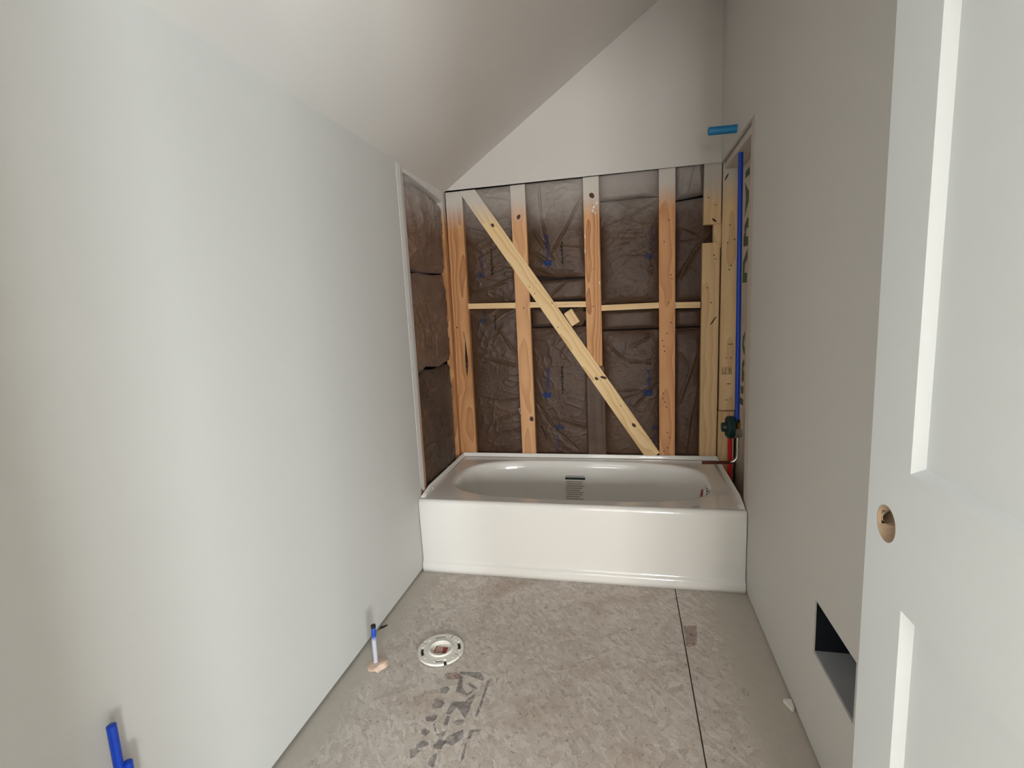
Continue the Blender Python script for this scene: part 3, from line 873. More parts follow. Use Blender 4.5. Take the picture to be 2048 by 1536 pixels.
# bay between middle stud and speckled stud
C1, hC1 = batt('short paint dusted batt at the top right of middle stud', 'y', 0.876, 1.206, 1.853, ZT, YB + 0.002, 0.016, 17, wr=0.003, bot=[0.004, -0.004, 0.0, -0.006])
C2, hC2 = batt('wide brown batt printed R30 beside the speckled stud', 'y', 0.876, 1.206, 1.278, 1.846, YB, 0.014, 18, wr=0.008, top=[0.0, -0.002, 0.002, -0.004],
    folds=[(0.90, 1.70, 1.04, 1.75, 0.005, 0.012), (1.04, 1.75, 1.19, 1.84, -0.010, 0.010), (1.0, 1.635, 1.09, 1.625, 0.005, 0.006), (0.98, 1.60, 1.05, 1.615, 0.005, 0.006), (1.02, 1.66, 1.10, 1.655, 0.004, 0.005), (0.99, 1.83, 1.03, 1.80, 0.006, 0.008), (1.03, 1.54, 1.12, 1.53, 0.004, 0.006)])
C3, hC3 = batt('low batt band under blocking between middle and speckled studs', 'y', 0.876, 1.206, 1.134, 1.238, YB + 0.002, 0.020, 19, wr=0.003)
C4, hC4 = batt('dark creased batt with blue print at the foot of brace', 'y', 0.882, 1.206, 0.33, 1.122, YB + 0.005, 0.012, 20, wr=0.007,
    folds=[(0.91, 1.04, 1.02, 0.95, -0.009, 0.009), (1.02, 0.95, 1.14, 0.94, 0.006, 0.008), (1.205, 0.82, 1.13, 0.75, -0.012, 0.010), (1.13, 0.75, 1.05, 0.66, -0.008, 0.009), (1.04, 1.03, 1.16, 1.09, 0.006, 0.010), (0.98, 0.78, 1.12, 0.78, 0.006, 0.008), (0.95, 0.72, 1.10, 0.77, 0.005, 0.008)])
# paper flap stapled across the foot of the middle stud
FL, hFL = batt('brown paper flap stapled over the foot of middle stud', 'y', 0.783, 0.893, 0.33, 0.925, YS - 0.0026, 0.0002, 21, wr=0.0010, edge=0.0, step=0.008, skirt=0.002,
    folds=[(0.805, 0.9, 0.806, 0.36, -0.004, 0.005), (0.868, 0.9, 0.872, 0.36, -0.004, 0.005), (0.838, 0.8, 0.842, 0.36, 0.003, 0.006)], group='loose insulation')
# bay between speckled stud and right corner
D1, hD1 = batt('crumpled paint dusted batt above the dark gap at right', 'y', 0.0 + 1.288, 1.436, 1.836, ZT, YB + 0.004, 0.018, 22, wr=0.004, bot=[-0.012, -0.006, 0.0, 0.006],
    folds=[(1.38, 1.99, 1.35, 1.86, 0.010, 0.012), (1.41, 1.99, 1.42, 1.86, 0.010, 0.010), (1.33, 1.98, 1.32, 1.88, -0.008, 0.008)])
D2, hD2 = batt('creased batt pulled into the notch of right corner stud', 'y', 1.280, 1.490, 1.268, 1.820, YB + 0.014, 0.010, 23, wr=0.004, top=[-0.008, 0.0, 0.008],
    folds=[(1.29, 1.38, 1.38, 1.54, 0.012, 0.016), (1.38, 1.54, 1.47, 1.63, 0.012, 0.014), (1.295, 1.68, 1.40, 1.62, 0.007, 0.014), (1.30, 1.60, 1.40, 1.60, 0.006, 0.012)])
D3, hD3 = batt('small batt band under the shortest blocking', 'y', 1.276, 1.430, 1.134, 1.228, YB + 0.002, 0.018, 24, wr=0.004)
D4, hD4 = batt('dark pleated batt beside the long right corner stud', 'y', 1.276, 1.430, 0.33, 1.124, YB + 0.002, 0.014, 25, wr=0.005,
    folds=[(1.29, 1.10, 1.41, 1.11, 0.012, 0.010), (1.40, 0.98, 1.31, 0.70, 0.010, 0.014), (1.41, 0.80, 1.33, 0.45, 0.008, 0.014), (1.30, 1.0, 1.37, 0.9, 0.006, 0.012), (1.37, 0.6, 1.34, 0.38, 0.008, 0.010)])
# left wall bays
XB = -0.034
GL = 'kraft faced batts in the left wall'
L1, hL1 = batt('shiny wrinkled top batt in the open left wall', 'x', 0.140, 0.735, 1.508, 1.945, XB, 0.020, 31, wr=0.014, mat=M_KRAFT_L, group=GL, top=[-0.05, -0.012, -0.02, -0.036, -0.048], bot=[0.0, -0.012, -0.008, 0.0],
    folds=[(0.19, 1.88, 0.25, 1.72, 0.014, 0.022), (0.19, 1.80, 0.30, 1.62, 0.014, 0.024), (0.17, 1.68, 0.28, 1.56, 0.012, 0.022), (0.30, 1.68, 0.55, 1.66, 0.010, 0.016), (0.28, 1.60, 0.60, 1.57, 0.010, 0.016), (0.35, 1.54, 0.68, 1.55, 0.010, 0.016), (0.32, 1.86, 0.36, 1.70, 0.008, 0.018), (0.50, 1.85, 0.52, 1.70, 0.008, 0.018), (0.62, 1.80, 0.62, 1.6, -0.010, 0.02)])
L2, hL2 = batt('wrinkled middle batt in the open left wall', 'x', 0.140, 0.725, 0.975, 1.482, XB, 0.016, 32, wr=0.016, mat=M_KRAFT_L, group=GL, top=[-0.01, 0.01, 0.006, 0.02], bot=[-0.03, 0.02, -0.005, 0.02],
    folds=[(0.28, 1.38, 0.33, 1.26, 0.014, 0.022), (0.33, 1.26, 0.36, 1.12, 0.012, 0.022), (0.45, 1.28, 0.46, 1.02, -0.016, 0.016), (0.18, 1.32, 0.26, 1.20, 0.010, 0.022), (0.36, 1.36, 0.62, 1.38, 0.008, 0.014), (0.22, 1.23, 0.42, 1.23, 0.006, 0.010), (0.26, 1.20, 0.28, 1.0, 0.008, 0.02)])
L3, hL3 = batt('matted lower batt in the open left wall above tub', 'x', 0.140, 0.715, 0.33, 0.955, XB, 0.016, 33, wr=0.018, mat=M_KRAFT, group=GL, top=[-0.02, 0.02, 0.0, 0.01],
    folds=[(0.24, 0.86, 0.46, 0.88, 0.010, 0.022), (0.22, 0.80, 0.33, 0.56, 0.009, 0.022), (0.36, 0.80, 0.44, 0.55, 0.009, 0.022), (0.50, 0.76, 0.60, 0.50, 0.008, 0.022)])

# printed marks on the paper facing
def decal(name, b, h, polys, mat, off=0.0034, parent=None, base=YB):
    """flat print laid on the batt: polygons cut fine enough to follow the paper"""
    bm = bmesh.new()
    for pl in polys:
        f = bm.faces.new([bm.verts.new((p[0], 0, p[1])) for p in pl])
    bmesh.ops.triangulate(bm, faces=bm.faces)
    for _ in range(3):
        es = [e for e in bm.edges if e.calc_length() > 0.012]
        if es: bmesh.ops.subdivide_edges(bm, edges=es, cuts=1)
        bmesh.ops.triangulate(bm, faces=[f for f in bm.faces if len(f.verts) > 3])
    for v in bm.verts:
        v.co.y = base - float(h(v.co.x, v.co.z)) - off
    return from_bm(name, bm, mat, b)
def rot_poly(pts, c, a, s):
    ca, sa = math.cos(a), math.sin(a)
    return [(c[0] + s * (p[0] * ca - p[1] * sa), c[1] + s * (p[0] * sa + p[1] * ca)) for p in pts]
HOUSE = [(-0.5, -0.38), (0.28, -0.38), (0.28, 0.02), (0.62, 0.02), (0.28, 0.36), (-0.5, 0.36)]
HOUSE = [(-0.42, -0.40), (0.42, -0.40), (0.42, 0.15), (0.10, 0.45), (-0.42, 0.20)]
HOUSE = [(-0.9, 0.0), (-0.35, 0.5), (-0.05, 0.28), (0.55, 0.45), (0.55, -0.5), (-0.35, -0.5)]
def letters(c, length, hgt, ang, seed, n=10):
    rs = random.Random(seed); out = []
    x = -0.5 * length; w = length / n
    for i in range(n):
        lo, hi = -0.5 * hgt * rs.choice((0.7, 0.7, 1)), 0.5 * hgt * rs.choice((0.6, 0.6, 1.0))
        a, b = x + w * 0.1, x + w * 0.85
        k = rs.randrange(3); t = w * 0.32
        segs = [(a, lo, a + t, hi)]
        if k == 0: segs += [(a, hi - t, b, hi), (b - t, lo, b, hi)]
        elif k == 1: segs += [(a, lo, b, lo + t), (a, -t / 2, b, t / 2)]
        else: segs += [(b - t, lo, b, hi * 0.8), (a, lo, b, lo + t)]
        for (p, q, r, s) in segs: out.append(rot_poly([(p, q), (r, q), (r, s), (p, s)], c, ang, 1))
        x += w
    return out
UP = PI / 2
decal('printed_logo', B4, hB4, [rot_poly(HOUSE, (0.548, 0.755), 0.0, 0.040)] + letters((0.556, 0.852), 0.125, 0.022, UP, 3), M_INK_BLUE)
decal('printed_text', B4, hB4, letters((0.640, 0.845), 0.17, 0.016, UP, 4, 9), M_INK_DARK)
decal('printed_logo', B4, hB4, [rot_poly(HOUSE, (0.612, 0.552), PI, 0.040)] + letters((0.602, 0.455), 0.10, 0.022, -UP, 5), M_INK_FAINT)
decal('printed_text', B4, hB4, letters((0.520, 0.52), 0.09, 0.014, -1.2, 6, 6), M_INK_DARK)
decal('printed_logo', B1, hB1, [rot_poly(HOUSE, (0.582, 1.532), 0.0, 0.036)] + letters((0.578, 1.625), 0.13, 0.022, UP, 7), M_INK_BLUE)
decal('printed_text', B1, hB1, letters((0.665, 1.585), 0.13, 0.014, UP, 8, 6), M_INK_DARK)
decal('printed_logo', A1, hA1, [rot_poly(HOUSE, (0.178, 1.487), 0.0, 0.036)] + letters((0.184, 1.575), 0.11, 0.02, UP, 9), M_INK_FAINT)
decal('printed_text', A1, hA1, letters((0.245, 1.56), 0.16, 0.013, UP, 10, 8), M_INK_DARK)
decal('printed_logo', A2, hA2, [rot_poly(HOUSE, (0.172, 1.215), 0.0, 0.030)] + letters((0.175, 1.255), 0.04, 0.02, UP, 11, 3), M_INK_FAINT)
decal('printed_text', A2, hA2, letters((0.245, 1.20), 0.09, 0.012, UP, 12, 6), M_INK_DARK)
decal('printed_logo', C2, hC2, [rot_poly(HOUSE, (1.152, 1.532), 0.0, 0.038)] + letters((1.160, 1.63), 0.13, 0.022, UP, 13), M_INK_FAINT)
decal('printed_logo', C4, hC4, [rot_poly(HOUSE, (1.137, 0.762), 0.0, 0.042)] + letters((1.142, 0.845), 0.10, 0.02, UP, 14), M_INK_BLUE, base=YB + 0.005)
decal('printed_logo', C4, hC4, [rot_poly(HOUSE, (1.172, 0.548), PI, 0.032)] + letters((1.170, 0.47), 0.09, 0.02, -UP, 15), M_INK_FAINT, base=YB + 0.005)
def text_polys(txt, c, ang, size):
    cu = bpy.data.curves.new('t', 'FONT'); cu.body = txt; cu.size = size; cu.align_x = 'CENTER'; cu.align_y = 'CENTER'
    ob = bpy.data.objects.new('t', cu); C.objects.link(ob)
    bpy.context.view_layer.update()
    me = bpy.data.meshes.new_from_object(ob.evaluated_get(bpy.context.evaluated_depsgraph_get()))
    out = [rot_poly([(me.vertices[i].co.x, me.vertices[i].co.y) for i in p.vertices], c, ang, 1) for p in me.polygons]
    bpy.data.objects.remove(ob); bpy.data.curves.remove(cu); bpy.data.meshes.remove(me)
    return out
decal('printed_text', C2, hC2, text_polys('R30', (1.152, 1.455), -UP, 0.038), M_INK_DARK)
decal('printed_text', C2, hC2, text_polys('1', (1.150, 1.302), -UP, 0.036), M_INK_DARK)
decal('printed_text', C4, hC4, text_polys('12', (1.140, 0.942), -UP, 0.040), M_INK_DARK, base=YB + 0.005)
decal('printed_text', C4, hC4, text_polys('30', (1.134, 1.090), -UP, 0.038), M_INK_DARK, base=YB + 0.005)

# printing on the back of the next room's drywall
GLY = [[(0.575, 1.908), (0.562, 1.871), (0.654, 1.869), (0.656, 1.9)],
 [(0.663, 1.85), (0.575, 1.794), (0.58, 1.745), (0.659, 1.683), (0.634, 1.769), (0.649, 1.809)],
 [(0.595, 1.673), (0.573, 1.665), (0.573, 1.618), (0.607, 1.625), (0.621, 1.61), (0.652, 1.6), (0.655, 1.639)],
 [(0.652, 1.605), (0.62, 1.601), (0.629, 1.585), (0.576, 1.578), (0.572, 1.533), (0.675, 1.538), (0.673, 1.583)],
 [(0.581, 1.52), (0.577, 1.472), (0.628, 1.447), (0.64, 1.404), (0.579, 1.4), (0.581, 1.353), (0.68, 1.355), (0.678, 1.46)],
 [(0.588, 1.107), (0.647, 1.076), (0.657, 1.034), (0.634, 1.0), (0.599, 0.979), (0.598, 1.018), (0.626, 1.036), (0.607, 1.073)],
 [(0.608, 0.964), (0.651, 0.936), (0.655, 0.899), (0.655, 0.838), (0.614, 0.839), (0.602, 0.885), (0.626, 0.908), (0.599, 0.937)],
 [(0.676, 0.809), (0.611, 0.814), (0.615, 0.777), (0.668, 0.77)],
 [(0.719, 0.742), (0.613, 0.748), (0.616, 0.711), (0.716, 0.71)]]
for g in GLY:
    prism('printed_letter', g, 0, 1.6134, 1.6142, M_INK_GREEN, wo)

# ------------------------------------------------------------------ plumbing in the right wall
PX, PY = 1.553, 0.450
riser = tube('shower_riser_pipe', [(PX - 0.0005, PY, 0.672), (PX - 0.002, PY, 1.2), (PX - 0.004, PY, 1.7), (PX - 0.005, PY, 1.990)], 0.0112, M_PEXB, None, 20)
tag(riser, 'tall blue water pipe rising inside the open right wall', 'pipe', 'water pipes')
arm = empty('shower_pipe_stub', (W, 0.352, 2.024))
tag(arm, 'short light blue pipe stub sticking out of right wall above opening', 'pipe', 'water pipes')
def pr(o, p): under(o, p); return o
am = bmesh.new()
tube_bm(am, [(W + 0.02, 0.352, 2.0235), (W - 0.02, 0.352, 2.0238), (W - 0.118, 0.352, 2.026), (W - 0.122, 0.352, 2.026)], [0.0175, 0.0175, 0.0175, 0.0155], 24)
o = from_bm('pipe', am, M_ARM, None, True); sharp(o); pr(o, arm)
pr(tube('pipe_end', [(W - 0.1222, 0.352, 2.026), (W - 0.1226, 0.352, 2.026)], 0.0125, M_BLACK, None, 20), arm)
# wall cut-out around the arm: broken paper
pr(tube('torn_paper', [(W - 0.0006, 0.352, 2.0235), (W - 0.0016, 0.352, 2.0235)], 0.0225, M_CHIP, None, 11), arm)

vl = empty('shower_valve', (PX, PY, 0.60))
tag(vl, 'dark green plastic shower valve guard in the open right wall', 'valve')
gx, gy, gz = 1.516, 0.450, 0.636
gb = bmesh.new()
tube_bm(gb, [(gx + 0.022, gy, gz), (gx + 0.02, gy, gz), (gx - 0.004, gy, gz), (gx - 0.012, gy, gz), (gx - 0.014, gy, gz)], [0.05, 0.056, 0.058, 0.052, 0.03], 32)
o = from_bm('guard_disc', gb, M_GREEN, None, True); sharp(o); pr(o, vl)
gb = bmesh.new()
tube_bm(gb, [(gx - 0.010, gy, gz), (gx - 0.034, gy, gz), (gx - 0.036, gy, gz), (gx - 0.037, gy, gz)], [0.025, 0.0235, 0.022, 0.019], 24)
o = from_bm('guard_collar', gb, M_GREEN, None, True); sharp(o); pr(o, vl)
for dz in (0.035, -0.035):
    gb = bmesh.new(); box_bm(gb, gx - 0.020, gx - 0.008, gy - 0.012, gy + 0.012, gz + dz - 0.008, gz + dz + 0.008, 0.003)
    pr(from_bm('guard_lug', gb, M_GREEN), vl)
pr(tube('valve_body', [(gx + 0.02, gy, gz - 0.03), (PX + 0.022, gy, gz - 0.03)], 0.021, M_CHROME, None, 20), vl)
gb = bmesh.new(); box_bm(gb, PX - 0.016, PX + 0.016, PY - 0.018, PY + 0.018, gz - 0.052, gz - 0.004, 0.005)
pr(from_bm('valve_block', gb, M_CHROME), vl)
pr(tube('outlet_nut', [(PX, PY, gz - 0.004), (PX, PY, gz + 0.004), (PX, PY, gz + 0.022), (PX, PY, gz + 0.026)], [0.013, 0.017, 0.017, 0.012], M_BRASS, None, 6), vl)
pr(tube('crimp_ring', [(PX, PY, gz + 0.028), (PX, PY, gz + 0.040)], 0.0138, M_BLACK, None, 20), vl)
# hot supply
hot = tube('hot_water_pipe', [(1.540, 0.525, 0.02), (1.538, 0.525, 0.30), (1.535, 0.522, 0.50), (1.532, 0.510, 0.575), (1.532, 0.505, 0.60)], 0.0112, M_PEXR, None, 18)
tag(hot, 'red hot water pipe below the green shower valve', 'pipe', 'water pipes')
# copper tub spout line
zs = 0.452
cpts = [(PX + 0.004, PY - 0.004, gz - 0.050), (PX + 0.004, PY - 0.004, zs + 0.055)]
cpts += [(PX + 0.004 - 0.04 + 0.04 * math.cos(a), PY - 0.004, zs + 0.04 - 0.04 * math.sin(a)) for a in [PI / 2 * i / 8 for i in range(9)]]
spt = empty('tub_spout_pipe', (PX, PY, zs)); tag(spt, 'bent copper spout pipe reaching out over the tub rim', 'pipe', 'water pipes')
o = tube('drop_tube', cpts, 0.0078, M_CHROME, None, 16); pr(o, spt)
o = tube('spout_stub', [(PX - 0.034, PY - 0.004, zs), (1.47, PY - 0.004, zs - 0.001), (1.390, PY - 0.004, zs - 0.003), (1.386, PY - 0.004, zs - 0.003)], [0.0082, 0.0082, 0.0082, 0.0066], M_COPPER, None, 16); pr(o, spt)

# ------------------------------------------------------------------ toilet flange
def flange():
    cx, cy = 0.306, -0.566
    t = empty('toilet_flange', (cx, cy, 0.0))
    tag(t, 'round white plastic toilet flange with slots on the subfloor', 'flange')
    bm = bmesh.new()
    NT_, rs = 144, [0.036, 0.046, 0.056, 0.0620, 0.065, 0.0695, 0.0760, 0.0795, 0.087]
    vm = {}
    def V(i, k):
        i %= NT_
        if (i, k) not in vm:
            a = 2 * PI * i / NT_
            vm[(i, k)] = bm.verts.new((cx + rs[k] * math.cos(a), cy + rs[k] * math.sin(a), 0.0125))
        return vm[(i, k)]
    def hole(i, k):
        a = (i + 0.5) * 360 / NT_ % 360
        r0, r1 = rs[k], rs[k + 1]
        for c0 in (20, 110, 200, 290):            # long bolt slots
            d = (a - c0 + 180) % 360 - 180
            if abs(d) < 17 and 0.065 <= r0 and r1 <= 0.0760 + 1e-6: return True
            if 17 <= d < 22 and 0.0620 <= r0 and r1 <= 0.0795 + 1e-6 and c0 in (20, 200): return True
        for c0 in (75, 165, 345):                 # radial notches to the rim
            d = (a - c0 + 180) % 360 - 180
            if abs(d) < 1.8 and r0 >= 0.065: return True
        d = (a - 292 + 180) % 360 - 180           # broken gap at the front
        if 6 < d < 14 and r0 >= 0.065: return True
        return False
    for i in range(NT_):
        for k in range(len(rs) - 1):
            if hole(i, k): continue
            bm.faces.new((V(i, k), V(i + 1, k), V(i + 1, k + 1), V(i, k + 1)))
    r = bmesh.ops.extrude_face_region(bm, geom=list(bm.faces))
    bmesh.ops.translate(bm, verts=[g for g in r['geom'] if isinstance(g, bmesh.types.BMVert)], vec=(0, 0, -0.0090))
    pr(from_bm('ring', bm, M_PVC), t)
    def lathe(name, prof, mat, n=48):
        b = bmesh.new(); rows = []
        for (r, z) in prof:
            rows.append([b.verts.new((cx + r * math.cos(2 * PI * i / n), cy + r * math.sin(2 * PI * i / n), z)) for i in range(n)])
        for a, c in zip(rows, rows[1:]):
            for i in range(n): b.faces.new((a[i], a[(i + 1) % n], c[(i + 1) % n], c[i]))
        b.faces.new(rows[-1])
        o = from_bm(name, b, mat, None, True); sharp(o, 50); return o
    pr(lathe('hub', [(0.048, 0.011), (0.048, 0.013), (0.0465, 0.016), (0.043, 0.0175), (0.040, 0.0165), (0.039, 0.012), (0.0375, 0.0075), (0.030, 0.006), (0.012, 0.0065)], M_PVC), t)
    for a in (55, 92, 148, 182, 236, 272, 328, 2):
        a = math.radians(a)
        b = bmesh.new(); disc_c = Vector((cx + 0.072 * math.cos(a), cy + 0.072 * math.sin(a), 0.012))
        tube_bm(b, [disc_c, disc_c + Vector((0, 0, 0.0016)), disc_c + Vector((0, 0, 0.002))], [0.0045, 0.004, 0.002], 10)
        pr(from_bm('boss', b, M_PVC, None, True), t)
    pr(tube('slot_shade_disc', [(cx, cy, 0.0008), (cx, cy, 0.0030)], 0.082, M_BLACK, None, 48), t)  # black disc standing in for the shade inside the ring slots
    # printed knock-out label
    b = bmesh.new(); q = 0.017
    lab = box('label', cx - 0.024, cx + 0.024, cy - 0.017, cy + 0.017, 0.0066, 0.0076, M_LABEL_RED)
    b.free(); pr(lab, t)
    b = bmesh.new(); rs_ = random.Random(2)
    for j in range(4):
        x = cx - 0.019
        while x < cx + 0.006:
            w = rs_.uniform(0.002, 0.006)
            box_bm(b, x, x + w, cy - 0.014 + j * 0.0078, cy - 0.0105 + j * 0.0078, 0.0076, 0.0079)
            x += w + 0.0015
    from_bm('label_print', b, M_LABEL_WHITE, lab)
flange()

# supply stub by the left wall with foam at its foot
sb = empty('water_supply_stub', (0.088, -0.669, 0))
tag(sb, 'short blue water pipe standing from the floor near toilet flange', 'pipe', 'water pipes')
b = bmesh.new(); tube_bm(b, [(0.088, -0.669, -0.01), (0.0885, -0.668, 0.1), (0.090, -0.666, 0.152), (0.090, -0.666, 0.1545)], [0.0082, 0.0082, 0.0082, 0.0066], 18)
o = from_bm('pipe', b, M_STUB, None, True); sharp(o); pr(o, sb)
pr(tube('crimp_cap', [(0.090, -0.666, 0.147), (0.090, -0.666, 0.156), (0.090, -0.666, 0.157)], [0.0092, 0.0092, 0.006], M_BLACK, None, 18), sb)
fb = bmesh.new(); bmesh.ops.create_icosphere(fb, subdivisions=4, radius=1.0); nz = Noise2(9)
for v in fb.verts:
    k = 0.78 + 0.4 * float(nz(np.array(v.co.x * 1.8 + 9), np.array(v.co.y * 1.8 + v.co.z * 1.5 + 9))) + 0.12 * float(nz(np.array(v.co.x * 7 + 30), np.array(v.co.y * 7 + v.co.z * 5 + 30)))
    v.co = Vector((0.099 + v.co.x * 0.034 * k, -0.676 + v.co.y * 0.033 * k, 0.001 + max(v.co.z, -0.1) * 0.014 * k * (0.7 + 0.5 * v.co.x)))
pr(from_bm('foam', fb, M_FOAM, None, True), sb)

# two vanity supply stubs on the left wall
for i, (x, y, h, lab) in enumerate(((0.040, -1.545, 0.532, 'taller blue vanity supply pipe close to the left wall'), (0.046, -1.534, 0.444, 'shorter blue vanity supply pipe close to the left wall'))):
    y2 = y + (0.0 if i == 0 else 0.0)
    b = bmesh.new(); tube_bm(b, [(x, y2, 0.0), (x, y2, h - 0.02), (x, y2, h), (x, y2, h + 0.002)], [0.0085, 0.0085, 0.0085, 0.006], 18)
    if i == 1:
        for v in b.verts: v.co.y -= 0.001; v.co.x += 0.003
    o = from_bm('vanity_supply_pipe', b, M_PEXB, None, True); sharp(o); tag(o, lab, 'pipe', 'water pipes')

# ------------------------------------------------------------------ door
def build_door():
    xf, th = 1.384, 0.035            # visible face, thickness
    yl, yh = -1.342, -2.112          # latch edge, hinge edge
    z0, z1 = 0.012, 2.045
    t = empty('bathroom_door', (xf + th / 2, yh, z0))
    tag(t, 'open white two panel door with empty lock bore, at right', 'door')
    st = 0.1135; rail = (0.836, 1.036)
    py0, py1 = yh + st, yl - st      # panel opening
    bev, dep = 0.011, 0.0125
    holes = [(py0, py1, z0 + 0.24, rail[0]), (py0, py1, rail[1], z1 - 0.115)]
    # slab frame (stiles and rails) with the lock bore cut as a real hole
    bc = (yl - 0.0585, 0.941); br = 0.0275
    ys = sorted({yh, yl, py0, py1, bc[0] - 0.04, bc[0] + 0.04})
    zs = sorted({z0, z1, holes[0][2], holes[0][3], holes[1][2], holes[1][3], bc[1] - 0.04, bc[1] + 0.04})
    bm = bmesh.new()
    def quadface(x, pts): return bm.faces.new([bm.verts.new((x, p[0], p[1])) for p in pts])
    for x in (xf, xf + th):
        for i in range(len(ys) - 1):
            for j in range(len(zs) - 1):
                cu, cv = (ys[i] + ys[i + 1]) / 2, (zs[j] + zs[j + 1]) / 2
                if any(h[0] < cu < h[1] and h[2] < cv < h[3] for h in holes): continue
                sq = [(ys[i], zs[j]), (ys[i + 1], zs[j]), (ys[i + 1], zs[j + 1]), (ys[i], zs[j + 1])]
                if abs(cu - bc[0]) < 0.03 and abs(cv - bc[1]) < 0.03:
                    n = 48
                    inner = [(bc[0] + br * math.cos(2 * PI * k / n), bc[1] + br * math.sin(2 * PI * k / n)) for k in range(n)]
                    outer = []
                    for k in range(n):
                        a = 2 * PI * k / n; dx, dy = math.cos(a), math.sin(a); s = 0.04 / max(abs(dx), abs(dy))
                        outer.append((bc[0] + dx * s, bc[1] + dy * s))
                    for k in range(n):
                        quadface(x, [outer[k], outer[(k + 1) % n], inner[(k + 1) % n], inner[k]])
                else: quadface(x, sq)
    # slab edges
    for a, b in (((yh, z0), (yh, z1)), ((yl, z0), (yl, z1)), ((yh, z0), (yl, z0)), ((yh, z1), (yl, z1))):
        bm.faces.new([bm.verts.new(p) for p in ((xf, *a), (xf, *b), (xf + th, *b), (xf + th, *a))])
    bmesh.ops.remove_doubles(bm, verts=bm.verts, dist=1e-5)
    pr(from_bm('door_slab', bm, M_DOOR), t)
    # recessed panels with bevelled sticking
    for h in holes:
        b = bmesh.new()
        for sx, x in ((1, xf), (-1, xf + th)):
            o_ = [(h[0], h[2]), (h[1], h[2]), (h[1], h[3]), (h[0], h[3])]
            i_ = [(h[0] + bev, h[2] + bev), (h[1] - bev, h[2] + bev), (h[1] - bev, h[3] - bev), (h[0] + bev, h[3] - bev)]
            ov = [b.verts.new((x, *p)) for p in o_]
            iv = [b.verts.new((x + sx * dep, *p)) for p in i_]
            for k in range(4): b.faces.new((ov[k], ov[(k + 1) % 4], iv[(k + 1) % 4], iv[k]))
            b.faces.new(iv)
        pr(from_bm('door_panel', b, M_DOOR), t)
    # lock bore lining (raw core) and the latch bore that meets it
    n = 48
    b = bmesh.new()
    r0 = [b.verts.new((xf + 0.0004, bc[0] + br * math.cos(2 * PI * k / n), bc[1] + br * math.sin(2 * PI * k / n))) for k in range(n)]
    r1 = [b.verts.new((xf + th - 0.0004, v.co.y, v.co.z)) for v in r0]
    for k in range(n):
        a = 2 * PI * (k + 0.5) / n
        yy, zz = br * math.cos(a), br * math.sin(a)
        if yy > 0 and abs(zz) < 0.011: 
            # opening of the latch bore (only the middle of the thickness is open)
            for xa, xb in ((xf + 0.0004, xf + th / 2 - 0.0115), (xf + th / 2 + 0.0115, xf + th - 0.0004)):
                q = [(xa, r0[k].co.y, r0[k].co.z), (xa, r0[(k + 1) % n].co.y, r0[(k + 1) % n].co.z), (xb, r0[(k + 1) % n].co.y, r0[(k + 1) % n].co.z), (xb, r0[k].co.y, r0[k].co.z)]
                b.faces.new([b.verts.new(p) for p in q])
        else: b.faces.new((r0[k], r0[(k + 1) % n], r1[(k + 1) % n], r1[k]))
    pr(from_bm('lock_bore', b, M_RAWWOOD), t)
    pr(tube('latch_bore', [(xf + th / 2, bc[0] + 0.022, bc[1]), (xf + th / 2, yl - 0.001, bc[1])], 0.012, M_RAWWOOD, None, 20, False), t)
build_door()

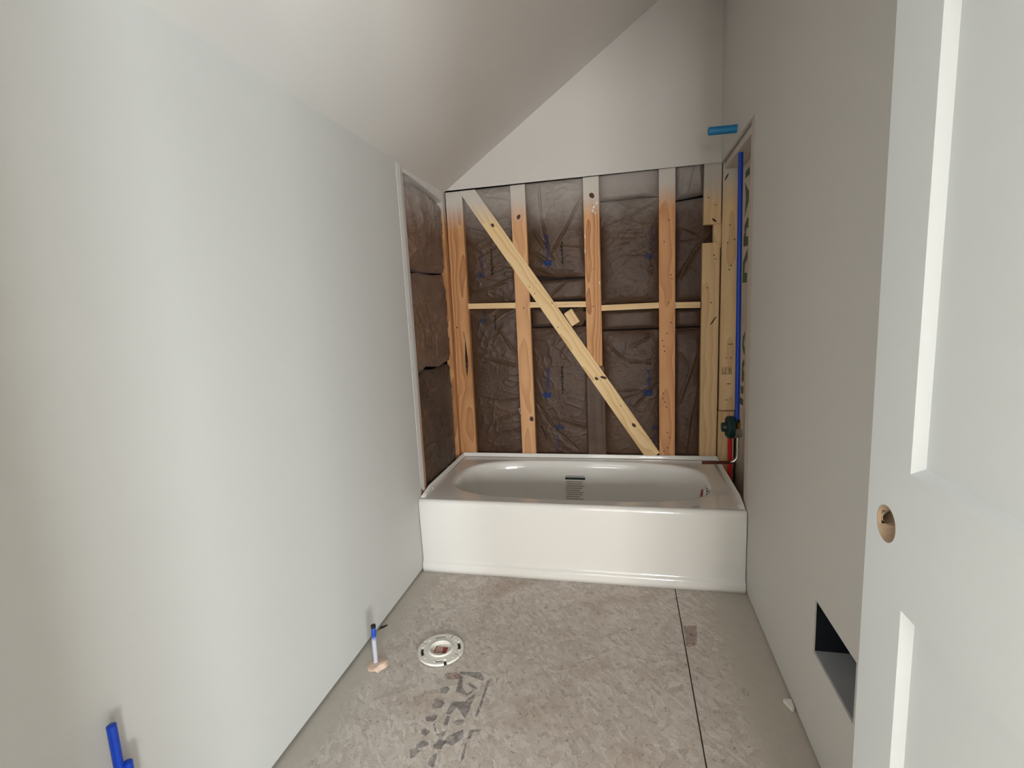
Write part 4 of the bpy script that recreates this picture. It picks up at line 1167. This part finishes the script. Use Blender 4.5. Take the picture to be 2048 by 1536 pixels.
# ------------------------------------------------------------------ marks and debris on the floor
INK = [[(0.411, -0.659), (0.487, -0.651), (0.508, -0.674), (0.508, -0.691), (0.457, -0.676), (0.415, -0.669)],
 [(0.521, -0.685), (0.532, -0.687), (0.532, -0.743), (0.534, -0.824), (0.528, -0.85), (0.524, -0.843), (0.524, -0.781), (0.524, -0.732)],
 [(0.418, -0.679), (0.434, -0.683), (0.439, -0.721), (0.457, -0.746), (0.477, -0.758), (0.475, -0.765), (0.448, -0.757), (0.428, -0.754), (0.423, -0.711)],
 [(0.451, -0.713), (0.463, -0.704), (0.496, -0.725), (0.496, -0.734), (0.478, -0.761), (0.472, -0.756), (0.485, -0.729)],
 [(0.493, -0.756), (0.497, -0.743), (0.501, -0.79), (0.485, -0.804), (0.473, -0.789)],
 [(0.433, -0.795), (0.465, -0.793), (0.497, -0.791), (0.5, -0.824), (0.495, -0.858), (0.476, -0.84), (0.455, -0.82), (0.443, -0.85), (0.43, -0.853), (0.427, -0.831)],
 [(0.445, -0.856), (0.449, -0.892), (0.435, -0.892), (0.432, -0.858)],
 [(0.457, -0.878), (0.475, -0.864), (0.497, -0.866), (0.496, -0.882), (0.478, -0.887)],
 [(0.428, -0.931), (0.454, -0.907), (0.452, -0.927), (0.45, -0.95), (0.463, -0.945), (0.459, -0.979), (0.436, -0.981), (0.43, -0.97), (0.44, -0.942)],
 [(0.462, -0.931), (0.483, -0.915), (0.502, -0.899), (0.513, -0.927), (0.499, -0.949), (0.486, -0.961), (0.471, -0.956), (0.458, -0.965)],
 [(0.521, -0.898), (0.557, -0.89), (0.559, -0.896), (0.536, -0.906), (0.535, -0.931), (0.524, -0.93)],
 [(0.523, -0.947), (0.529, -0.944), (0.536, -0.998), (0.53, -1.017), (0.527, -0.995)],
 [(0.369, -0.745), (0.392, -0.735), (0.406, -0.745), (0.399, -0.768), (0.378, -0.768)],
 [(0.368, -0.794), (0.395, -0.795), (0.408, -0.805), (0.405, -0.829), (0.374, -0.839)],
 [(0.367, -0.874), (0.404, -0.857), (0.406, -0.873), (0.398, -0.888), (0.377, -0.888)],
 [(0.4, -0.895), (0.409, -0.894), (0.424, -0.922), (0.418, -0.923)],
 [(0.373, -0.92), (0.384, -0.916), (0.405, -0.923), (0.395, -0.942), (0.379, -0.937)],
 [(0.38, -0.974), (0.394, -0.957), (0.42, -0.967), (0.402, -0.982), (0.383, -0.992)],
 [(0.436, -1.013), (0.447, -0.993), (0.454, -0.996), (0.46, -1.033), (0.457, -1.041), (0.441, -1.036)],
 [(0.367, -0.995), (0.387, -0.987), (0.4, -0.996), (0.39, -1.018), (0.38, -1.025)]]
ik = bmesh.new()
for p in INK:
    ik.faces.new([ik.verts.new((x, y, 0.0005)) for x, y in p])
from_bm('printed_mark', ik, M_INK_FLOOR, fl)
def flat_spot(name, pts, z, mat, parent):
    return prism(name, pts, 2, -0.001, z, mat, parent)
M_SPOT_RED = ink_mat('reddish_patch', srgb(170, 138, 128), 0.6, 40)
M_SPOT_PALE = ink_mat('pale_patch', srgb(206, 198, 186), 0.85, 40)
def blob(x, y, rx, ry, seed, n=12):
    rs = random.Random(seed)
    return [(x + rx * math.cos(2 * PI * i / n) * rs.uniform(0.7, 1.1), y + ry * math.sin(2 * PI * i / n) * rs.uniform(0.7, 1.1)) for i in range(n)]
flat_spot('stain_patch', [(1.219, -0.275), (1.270, -0.268), (1.262, -0.345), (1.255, -0.386), (1.224, -0.401), (1.217, -0.398)], 0.0004, M_SPOT_RED, fl)
flat_spot('stain_patch', blob(0.398, -0.683, 0.035, 0.018, 3), 0.0004, M_SPOT_RED, fl)
for i, (x, y, a, b) in enumerate(((0.839, -0.094, 0.028, 0.022), (0.479, -0.56, 0.018, 0.014), (1.377, -0.603, 0.014, 0.02), (0.85, -0.924, 0.012, 0.012), (0.66, -0.23, 0.010, 0.008), (1.23, -0.56, 0.008, 0.010), (0.70, -0.245, 0.006, 0.006), (1.02, -0.33, 0.008, 0.008))):
    flat_spot('plaster_spot', blob(x, y, a, b, 40 + i), 0.0005, M_SPOT_PALE, fl)
flat_spot('floor_gouge', [(0.001, -0.482), (0.008, -0.470), (0.017, -0.462), (0.026, -0.444), (0.018, -0.440), (0.010, -0.452), (0.001, -0.455)], 0.0006, M_SPLIT, fl)
dbg = prism('drywall_scrap', [(1.484, -0.632), (1.508, -0.628), (1.507, -0.664), (1.500, -0.668)], 2, 0.001, 0.014, M_CHIP)
tag(dbg, 'small white drywall scrap at the foot of the right wall', 'scrap')
for i, (x, y, z, lab) in enumerate(((0.024, 0.150, 0.376, 'tiny white plaster chip on the left tub rim'), (0.075, 0.7365, 0.3975, 'tiny white plaster chip on the back left tub corner'))):
    b = bmesh.new(); bmesh.ops.create_icosphere(b, subdivisions=1, radius=1.0)
    rs = random.Random(i)
    for v in b.verts: v.co = Vector((x + v.co.x * 0.006 * rs.uniform(0.6, 1.1), y + v.co.y * 0.003, z + 0.0035 + v.co.z * 0.004 * rs.uniform(0.7, 1.2)))
    tag(from_bm('plaster_chip', b, M_CHIP), lab, 'chip')
